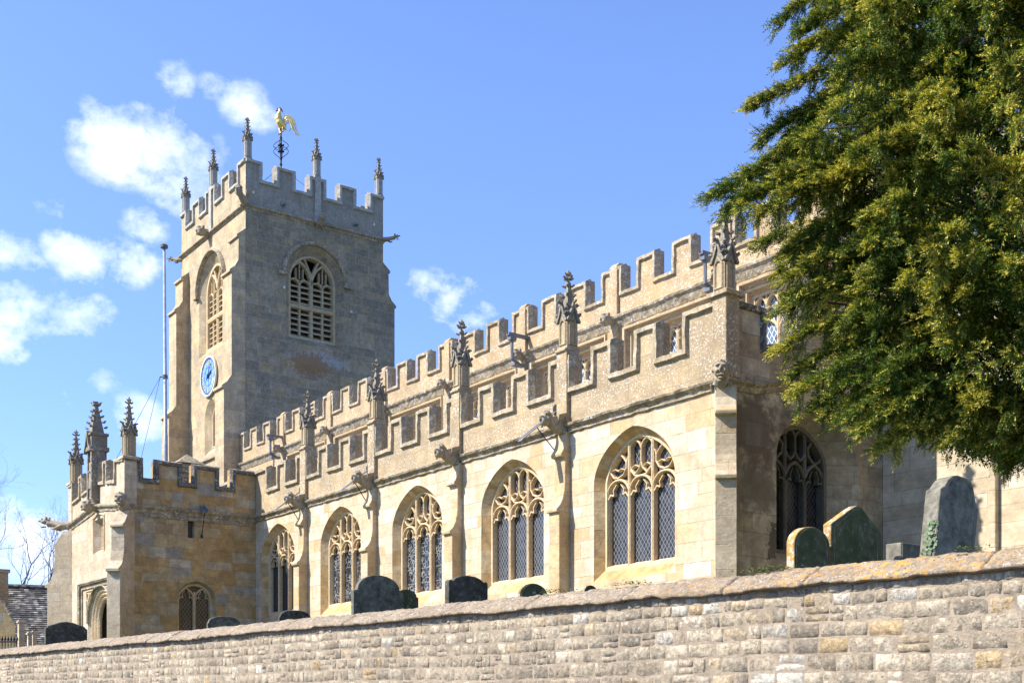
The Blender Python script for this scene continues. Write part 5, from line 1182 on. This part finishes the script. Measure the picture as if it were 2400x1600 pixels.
c = rm.mix(rm.ramp(rf_, [(0, 1), (.22, .0)]), c, (.02, .018, .016)); c = rm.mix(rm.ramp(rm.noise(ob, 1.2, 6, .7), [(.45, 0), (.65, .7)]), c, (.03, .028, .025)); rm.color(c)
rm.bump(rm.math('ADD', rm.math('MULTIPLY', rf_, -1), wn_.outputs[0]), .9, .06)
HO = thing('house', 'old stone house with dark stone-slated roof behind the churchyard at the left', 'house', (-72, 20, .9))
A = at(-420, 1366, 66); B = at(420, 1376, 76); A.z = 6.55; B.z = 6.75
dn = Vector((B.y-A.y, -(B.x-A.x), 0)).normalized()
if dn.dot(fw) > 0: dn = -dn
ev = dn*4.2; C_, D_ = B+ev, A+ev; C_.z = D_.z = 2.7; E_, F2 = B-ev, A-ev; E_.z = F2.z = 2.7
mb = MB(); dv = (B-A)
nst = 30
for k in range(nst):   # slate courses, each lapping the one below
    a0, a1 = k/nst, (k+1)/nst; th = .05
    p0, p1 = D_.lerp(A, a0), C_.lerp(B, a0); q0, q1 = D_.lerp(A, a1), C_.lerp(B, a1); up_ = Vector((0, 0, th))
    mb.add([p0, p1, q1, q0, p0+up_, p1+up_, q1+up_*.2, q0+up_*.2], [(4, 5, 6, 7), (0, 1, 5, 4), (0, 4, 7, 3), (1, 2, 6, 5)])
mb.add([A, B, E_, F2], [(0, 1, 2, 3)]); mb.tube([A+Vector((0, 0, .03)), B+Vector((0, 0, .03))], .13, 6)
add('roof', mb.mesh('roof', rm.m), HO)
mb = MB(); g0 = Vector((0, 0, 1)); i_ = dn*.35
def col(p, z): return Vector((p.x, p.y, z))
pts_ = [col(D_-dn*.4, 0), col(C_-dn*.4, 0), col(E_+dn*.4, 0), col(F2+dn*.4, 0)]
mb.rings([[col(p, .5) for p in pts_], [col(p, 2.7) for p in pts_]]); 
mb.add([col(D_-dn*.4, 2.7), col(F2+dn*.4, 2.7), A-Vector((0, 0, .1))], [(0, 1, 2)]); mb.add([col(C_-dn*.4, 2.7), col(E_+dn*.4, 2.7), B-Vector((0, 0, .1))], [(0, 1, 2)])
add('wall', mb.mesh('wall', M['porch']), HO)
# gabled wing in front with a chimney
W0 = thing('cottage', 'stone gabled wing with a chimney at the far left edge before the slate roof', 'cottage', at(-20, 1636, 52)+Vector((0, 0, .9)))
def q_(px, z, dp): p = at(px, 1636, dp); return Vector((p.x, p.y, z))
mb = MB(); ap = 4.85
fr_ = [q_(-150, .9, 52), q_(36, .9, 52), q_(36, 3.3, 52), q_(-8, 4.75, 52), q_(-60, ap+1.5, 52), q_(-150, 3.3, 52)]
EX = fw*7-rt*4.4; bk = [p+EX for p in fr_]; mb.rings([fr_, bk]); add('gable_wall', mb.mesh('gable_wall', M['porch']), W0)
mb = MB()
for (a_, b_) in ((2, 4), (4, 5)):
    a1, b1 = fr_[a_]-fw*.15, fr_[b_]-fw*.15; d_ = (b1-a1).normalized(); a1 = a1-d_*.2; b1 = b1+d_*.05; ups = Vector((0, 0, .16))
    mb.add([a1, b1, b1+EX, a1+EX, a1+ups, b1+ups, b1+EX+ups, a1+EX+ups], [(0, 1, 2, 3), (4, 5, 6, 7), (0, 1, 5, 4), (1, 2, 6, 5), (2, 3, 7, 6), (3, 0, 4, 7)])
add('roof', mb.mesh('roof', rm.m), W0)
mb = MB(); c0 = q_(-6, 0, 53); mb.box((c0.x-.45, c0.y-.35, 3.8), (c0.x+.45, c0.y+.35, 5.55)); mb.box((c0.x-.52, c0.y-.42, 5.55), (c0.x+.52, c0.y+.42, 5.7)); add('chimney', mb.mesh('chimney', M['parapet']), W0)
# stone gate pier and posts, spiked railing
for lab, px0, px1, ytp, dp in (('tall pale stone gate pier left of the blackened headstone', 43, 56, 1453, 36), ('short stone post between the gate pier and the blackened headstone', 65, 74, 1480, 35), ('thin pale stone post just left of the blackened headstone', 76, 84, 1477, 35.5)):
    p0 = at(px0, 1636, dp); p1 = at(px1, 1636, dp); wd_ = (p1-p0).length; z1 = (1636-ytp)/2802*dp; c0 = (p0+p1)/2
    mb = MB(); mb.box((c0.x-wd_/2, c0.y-wd_/2, .7), (c0.x+wd_/2, c0.y+wd_/2, z1-.08)); mb.box((c0.x-wd_/2-.03, c0.y-wd_/2-.03, z1-.08), (c0.x+wd_/2+.03, c0.y+wd_/2+.03, z1-.03)); mb.box((c0.x-wd_/2, c0.y-wd_/2, z1-.03), (c0.x+wd_/2, c0.y+wd_/2, z1))
    tag(add('stone_post', mb.mesh('stone_post', M['aisle'])), lab, 'stone post', 'stone posts at the churchyard gate')
RL = thing('railing', 'black spiked iron railing at the far left behind the wall coping', 'railing', at(15, 1636, 33)+Vector((0, 0, .8)))
zr = (1636-1503)/2802*33
mb = MB(); 
for zz in (zr, zr-.6): mb.tube([q_(-60, zz, 33), q_(41, zz, 33)], .02, 6)
add('rail', mb.mesh('rail', M['iron']), RL)
for px in range(-58, 44, 7):
    mb = MB(); mb.tube([q_(px, .8, 33), q_(px, zr+.05, 33)], .012, 5); mb.tube([q_(px, zr+.02, 33), q_(px, zr+.07, 33), q_(px, zr+.17, 33)], [.015, .035, .003], 6); add('bar', mb.mesh('bar', M['iron']), RL)

# ------------------------------------------------------------------ bare trees far left
bk_ = simple('bare_bark', (.16, .12, .10), .9)
def bare_tree(name, label, px, dp, height, seed, spread=.5, depthn=6):
    r_ = random.Random(seed); b = at(px, 1636, dp); base = Vector((b.x, b.y, .9)); T = thing(name, label, 'tree', base, 'bare winter trees behind the house')
    tr, br = MB(), MB()
    def grow(p, d, ln, rad, lv):
        pts = [p]; q = p; dd = d
        for i in range(3):
            dd = (dd+Vector((r_.gauss(0, .12), r_.gauss(0, .12), r_.gauss(0, .08)+.04))).normalized(); q = q+dd*ln/3; pts.append(q)
        (tr if lv < 2 else br).tube(pts, [rad, rad*.88, rad*.76, rad*.62], 5 if lv > 2 else 8, caps=False)
        if lv >= depthn: return
        for k in range(2 if lv < 2 else r_.choice((2, 3, 3))):
            ax = dd.orthogonal().normalized(); ax.rotate(Matrix.Rotation(r_.uniform(0, 6.28), 3, dd)); nd = (dd+ax*r_.uniform(.35, .95)*spread*1.6).normalized()
            grow(pts[r_.choice((2, 3, 3))], nd, ln*r_.uniform(.62, .86), rad*.55, lv+1)
    grow(base, Vector((0, 0, 1)), height*.34, height*.022, 0)
    add('trunk', tr.mesh('trunk', bk_), T); add('crown', br.mesh('crown', bk_), T)
bare_tree('bare_tree', 'bare tree with upswept branches, tallest of the leafless trees at the far left', -75, 62, 10.2, 4, .5, 8)
bare_tree('bare_tree', 'slender bare tree rising behind the slate roof, left of centre over the ridge', 40, 92, 11.8, 9, .5, 8)
bare_tree('bare_tree', 'leafless bushy tree behind the slate roof, nearest to the porch', 118, 96, 9.6, 21, .6, 8)
bare_tree('bare_tree', 'low bare tree behind the slate roof, between its taller neighbours', 80, 98, 9.9, 33, .6, 7)



# ------------------------------------------------------------------ yew
YC = at(2560, 1636, 16.2); YC.z = .9
YT = thing('yew_tree', 'huge dense yew with drooping yellow-green sprays hanging over the churchyard from the right', 'tree', YC)
ym = Mt('yew_foliage'); gi = ym.node('ShaderNodeVertexColor', layer_name='leaf').outputs[0]
ym.color(gi); ym.b.inputs['Roughness'].default_value = .55; ym.b.inputs['Specular IOR Level'].default_value = .18
tr_ = ym.node('ShaderNodeBsdfTranslucent'); ym.put(tr_.inputs[0], ym.mix(1, gi, (1.6, 1.7, .6), 'MULTIPLY')); mxs = ym.node('ShaderNodeMixShader'); mxs.inputs[0].default_value = .22
out = [n for n in ym.n if n.type == 'OUTPUT_MATERIAL'][0]
ym.l.new(ym.b.outputs[0], mxs.inputs[1]); ym.l.new(tr_.outputs[0], mxs.inputs[2]); ym.l.new(mxs.outputs[0], out.inputs[0])
bkm = Mt('yew_bark'); ob = bkm.obj(); bkm.color(bkm.mix(bkm.noise(ob, 5, 6), (.06, .038, .03), (.15, .11, .09))); bkm.bump(bkm.noise(ob, 12, 6), .8, .05)
zk = [(3.0, .8), (3.6, 2.3), (4.0, 3.3), (4.6, 3.85), (5.3, 3.95), (6.3, 3.95), (6.9, 4.45), (8.0, 4.2), (9.3, 3.9), (11, 3.3), (13, 2.2), (14.6, .4)]
def crown_r(z): return float(np.interp(z, [a for a, b in zk], [b for a, b in zk]))
R2 = random.Random(42)
boughs = []
def toward(px, py, dp, ln, w_=.42, start=None):
    tip = at(px, py, dp); c0 = Vector((YC.x, YC.y, tip.z+R2.uniform(.3, .9))); d = (tip-c0).normalized(); boughs.append((tip-d*ln+Vector((0, 0, .25)), tip, w_*1.45))
# boughs whose tips stand clear of the crown on the church side
for a in ((1838, 18, 16.0, 1.6, .30), (1850, 120, 16.4, 1.5, .35), (1766, 224, 16.2, 2.0, .26), (1800, 300, 16.4, 1.4, .35), (1798, 352, 15.8, 1.5, .24), (1692, 428, 16.0, 2.1, .50), (1730, 455, 16.3, 2.0, .50), (1760, 440, 15.7, 1.8, .45), (1800, 470, 15.6, 1.5, .45),
          (1860, 560, 15.8, 1.5, .35), (1862, 625, 15.6, 1.6, .35), (1845, 700, 15.7, 1.8, .40), (1840, 790, 15.6, 1.6, .30), (1872, 850, 15.7, 1.4, .35), (1872, 900, 15.2, 1.6, .30), (1925, 925, 15.2, 1.6, .40), (2000, 950, 15, 1.5, .40), (2080, 1015, 15.1, 1.5, .36), (2030, 985, 14.8, 1.3, .30),
          (2140, 990, 15, 1.5, .42), (2230, 1000, 14.9, 1.5, .40), (2330, 1010, 15, 1.5, .40), (2390, 1010, 15.2, 1.3, .4), (1900, 40, 15.6, 1.4, .4), (1960, -10, 15.6, 1.4, .4)):
    toward(*a)
cam_dir = math.atan2(-YC.y, -YC.x)
for i in range(900):
    z = R2.uniform(3.6, 12.8) if i > 520 else R2.uniform(3.6, 10.2)
    az = cam_dir+R2.gauss(0, 1.05) if i < 640 else R2.uniform(-math.pi, math.pi)
    rr = crown_r(z)*R2.uniform(.80, .99)*(1 if i < 640 else R2.uniform(.8, 1)); n3 = nz(math.cos(az)*rr, math.sin(az)*rr, z, .75)
    rr *= 1+.22*n3
    tip = Vector((YC.x+math.cos(az)*rr, YC.y+math.sin(az)*rr, z)); out_ = Vector((math.cos(az), math.sin(az), R2.uniform(-.45, .25))).normalized()
    out_ = (out_+Vector((R2.gauss(0, .3), R2.gauss(0, .3), 0))).normalized(); ln = R2.uniform(.6, 1.25)
    boughs.append((tip-out_*ln, tip, R2.uniform(.22, .44)))
NP = []; ND = []; NT = []     # sprig position, direction, tipness
for bi, (p0, p1, w_) in enumerate(boughs):
    p0 = np.array(p0); L = np.linalg.norm(np.array(p1)-p0); d = (np.array(p1)-p0)/L; side = np.cross(d, [0, 0, 1]); side /= np.linalg.norm(side); upv = np.cross(side, d)
    nb = int((34 if bi < 25 else 25)*L/1.3*(w_/.4)**.5)+6; ns = 26
    s = (np.arange(nb)+rng.random(nb))/nb; s = s**.85; sg = np.where(np.arange(nb) % 2, 1, -1)*rng.uniform(.2, 1, nb)
    l = w_*(1.1-.6*s)*rng.uniform(.6, 1.15, nb); hang = rng.random(nb) < .17
    U = d[None]*(.55+.5*s)[:, None]+side[None]*(sg*(.95-.5*s))[:, None]+upv[None]*rng.normal(.10, .18, nb)[:, None]
    U[hang] = d*.25+side*sg[hang][:, None]*.3+np.array([0, 0, -.85]); U /= np.linalg.norm(U, axis=1)[:, None]
    O = p0+np.outer(s*L, d); O[:, 2] += .14*np.sin(s*math.pi)-.16*s*s
    r = (np.arange(ns)+.5)/ns; r = np.tile(r, (nb, 1))+rng.normal(0, .03, (nb, ns))
    P = O[:, None, :]+U[:, None, :]*(l[:, None]*r)[:, :, None]; P[:, :, 2] -= (.26*l[:, None])*r**2.2
    P += rng.normal(0, .022, P.shape)
    D = np.repeat(U[:, None, :], ns, 1)*.9+rng.normal(0, .30, P.shape); D[:, :, 2] -= .30*r**1.5
    tp = np.clip(.25+.75*r, 0, 1)*np.where(hang, .35, 1)[:, None]*(.55+.45*s)[:, None]
    NP.append(P.reshape(-1, 3)); ND.append(D.reshape(-1, 3)); NT.append(tp.ravel())
# inner fill so that the crown is dense
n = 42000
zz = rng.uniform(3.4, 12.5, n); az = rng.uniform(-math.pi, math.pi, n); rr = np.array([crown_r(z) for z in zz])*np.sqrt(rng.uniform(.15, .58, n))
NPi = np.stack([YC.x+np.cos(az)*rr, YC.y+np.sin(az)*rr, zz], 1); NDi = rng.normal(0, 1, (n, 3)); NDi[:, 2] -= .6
P = np.concatenate(NP); D = np.concatenate(ND); T = np.concatenate(NT)
gp = np.array([noise.noise(Vector((x*1.25, y_*1.25, z*1.7)))+.55*noise.noise(Vector((x*3.1+9, y_*3.1, z*3.6))) for x, y_, z in P])
nspec = sum(len(q) for q in NP[:24]); keep = (gp > -.11+rng.normal(0, .04, len(P))); keep[:nspec] = True
P, D, T = P[keep], D[keep], T[keep]
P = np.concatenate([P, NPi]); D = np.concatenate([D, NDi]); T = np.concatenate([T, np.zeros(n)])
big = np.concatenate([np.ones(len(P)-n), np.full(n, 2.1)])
D /= np.linalg.norm(D, axis=1)[:, None]
nS = len(P); ref = rng.normal(0, 1, (nS, 3)); A = np.cross(D, ref); A /= np.linalg.norm(A, axis=1)[:, None]+1e-9; B = np.cross(D, A)
K = 7; LEN = rng.uniform(.075, .135, nS)*big
vs = np.zeros((nS, K, 3, 3)); colr = np.zeros((nS, K, 4))
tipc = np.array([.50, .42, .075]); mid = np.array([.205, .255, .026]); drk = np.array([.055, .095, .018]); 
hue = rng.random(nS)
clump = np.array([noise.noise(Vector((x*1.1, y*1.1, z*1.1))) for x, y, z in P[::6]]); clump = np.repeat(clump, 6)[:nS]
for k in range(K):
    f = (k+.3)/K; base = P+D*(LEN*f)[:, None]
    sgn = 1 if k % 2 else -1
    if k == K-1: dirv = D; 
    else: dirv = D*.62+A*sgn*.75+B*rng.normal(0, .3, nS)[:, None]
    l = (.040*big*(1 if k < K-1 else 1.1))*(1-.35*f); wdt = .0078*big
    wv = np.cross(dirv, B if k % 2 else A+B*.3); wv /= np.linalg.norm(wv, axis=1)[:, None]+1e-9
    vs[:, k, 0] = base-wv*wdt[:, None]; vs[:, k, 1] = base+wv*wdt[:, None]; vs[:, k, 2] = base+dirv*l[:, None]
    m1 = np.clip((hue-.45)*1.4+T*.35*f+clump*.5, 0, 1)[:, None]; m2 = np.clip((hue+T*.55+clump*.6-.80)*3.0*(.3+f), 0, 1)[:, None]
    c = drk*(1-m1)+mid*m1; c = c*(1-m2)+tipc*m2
    colr[:, k, :3] = c*rng.uniform(.6, 1.35, (nS, 1)); colr[:, k, 3] = 1
nf = nS*K; me = bpy.data.meshes.new('crown'); me.vertices.add(nf*3); me.vertices.foreach_set('co', (vs.reshape(-1, 3)-np.array(YC)).astype(np.float32).ravel())
me.loops.add(nf*3); me.loops.foreach_set('vertex_index', np.arange(nf*3, dtype=np.int32)); me.polygons.add(nf); me.polygons.foreach_set('loop_start', np.arange(0, nf*3, 3, dtype=np.int32))
me.update(calc_edges=True); ca = me.color_attributes.new('leaf', 'FLOAT_COLOR', 'CORNER'); ca.data.foreach_set('color', np.repeat(colr.reshape(-1, 4), 3, axis=0).astype(np.float32).ravel())
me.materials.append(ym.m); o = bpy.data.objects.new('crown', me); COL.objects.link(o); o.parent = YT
mb = MB(); tz = [(0, .75), (.8, .62), (1.8, .55), (3.5, .48), (6, .36), (9, .22), (12.5, .06)]
mb.tube([YC+Vector((.15*math.sin(z), .15*math.cos(z*1.3)-.15, z)) for z, r_ in tz], [r_ for z, r_ in tz], 14); add('trunk', mb.mesh('trunk', bkm.m, smooth=True), YT)
for i, (p0, p1, w_) in enumerate(boughs[:130]):
    c0 = Vector((YC.x, YC.y, max(2.2, p0.z-1.0-R2.random()))); m_ = c0.lerp(p0, .55)+Vector((0, 0, .25)); mb = MB() if i % 1 == 0 else mb
    mb.tube([c0, m_, p0, p0.lerp(p1, .75)+Vector((0, 0, .02))], [.06, .038, .018, .005], 6, caps=False)
    if i < 95 and i % 2 == 0: add('limb', mb.mesh('limb', bkm.m, smooth=True), YT)
# thick grey limb showing at the upper right
mb = MB(); mb.tube([at(2250, 105, 14.2), at(2330, 40, 14.3), at(2360, 26, 14.5), at(2460, 10, 15.4)], [.025, .05, .06, .09], 8); add('limb', mb.mesh('limb', bkm.m, smooth=True), YT)
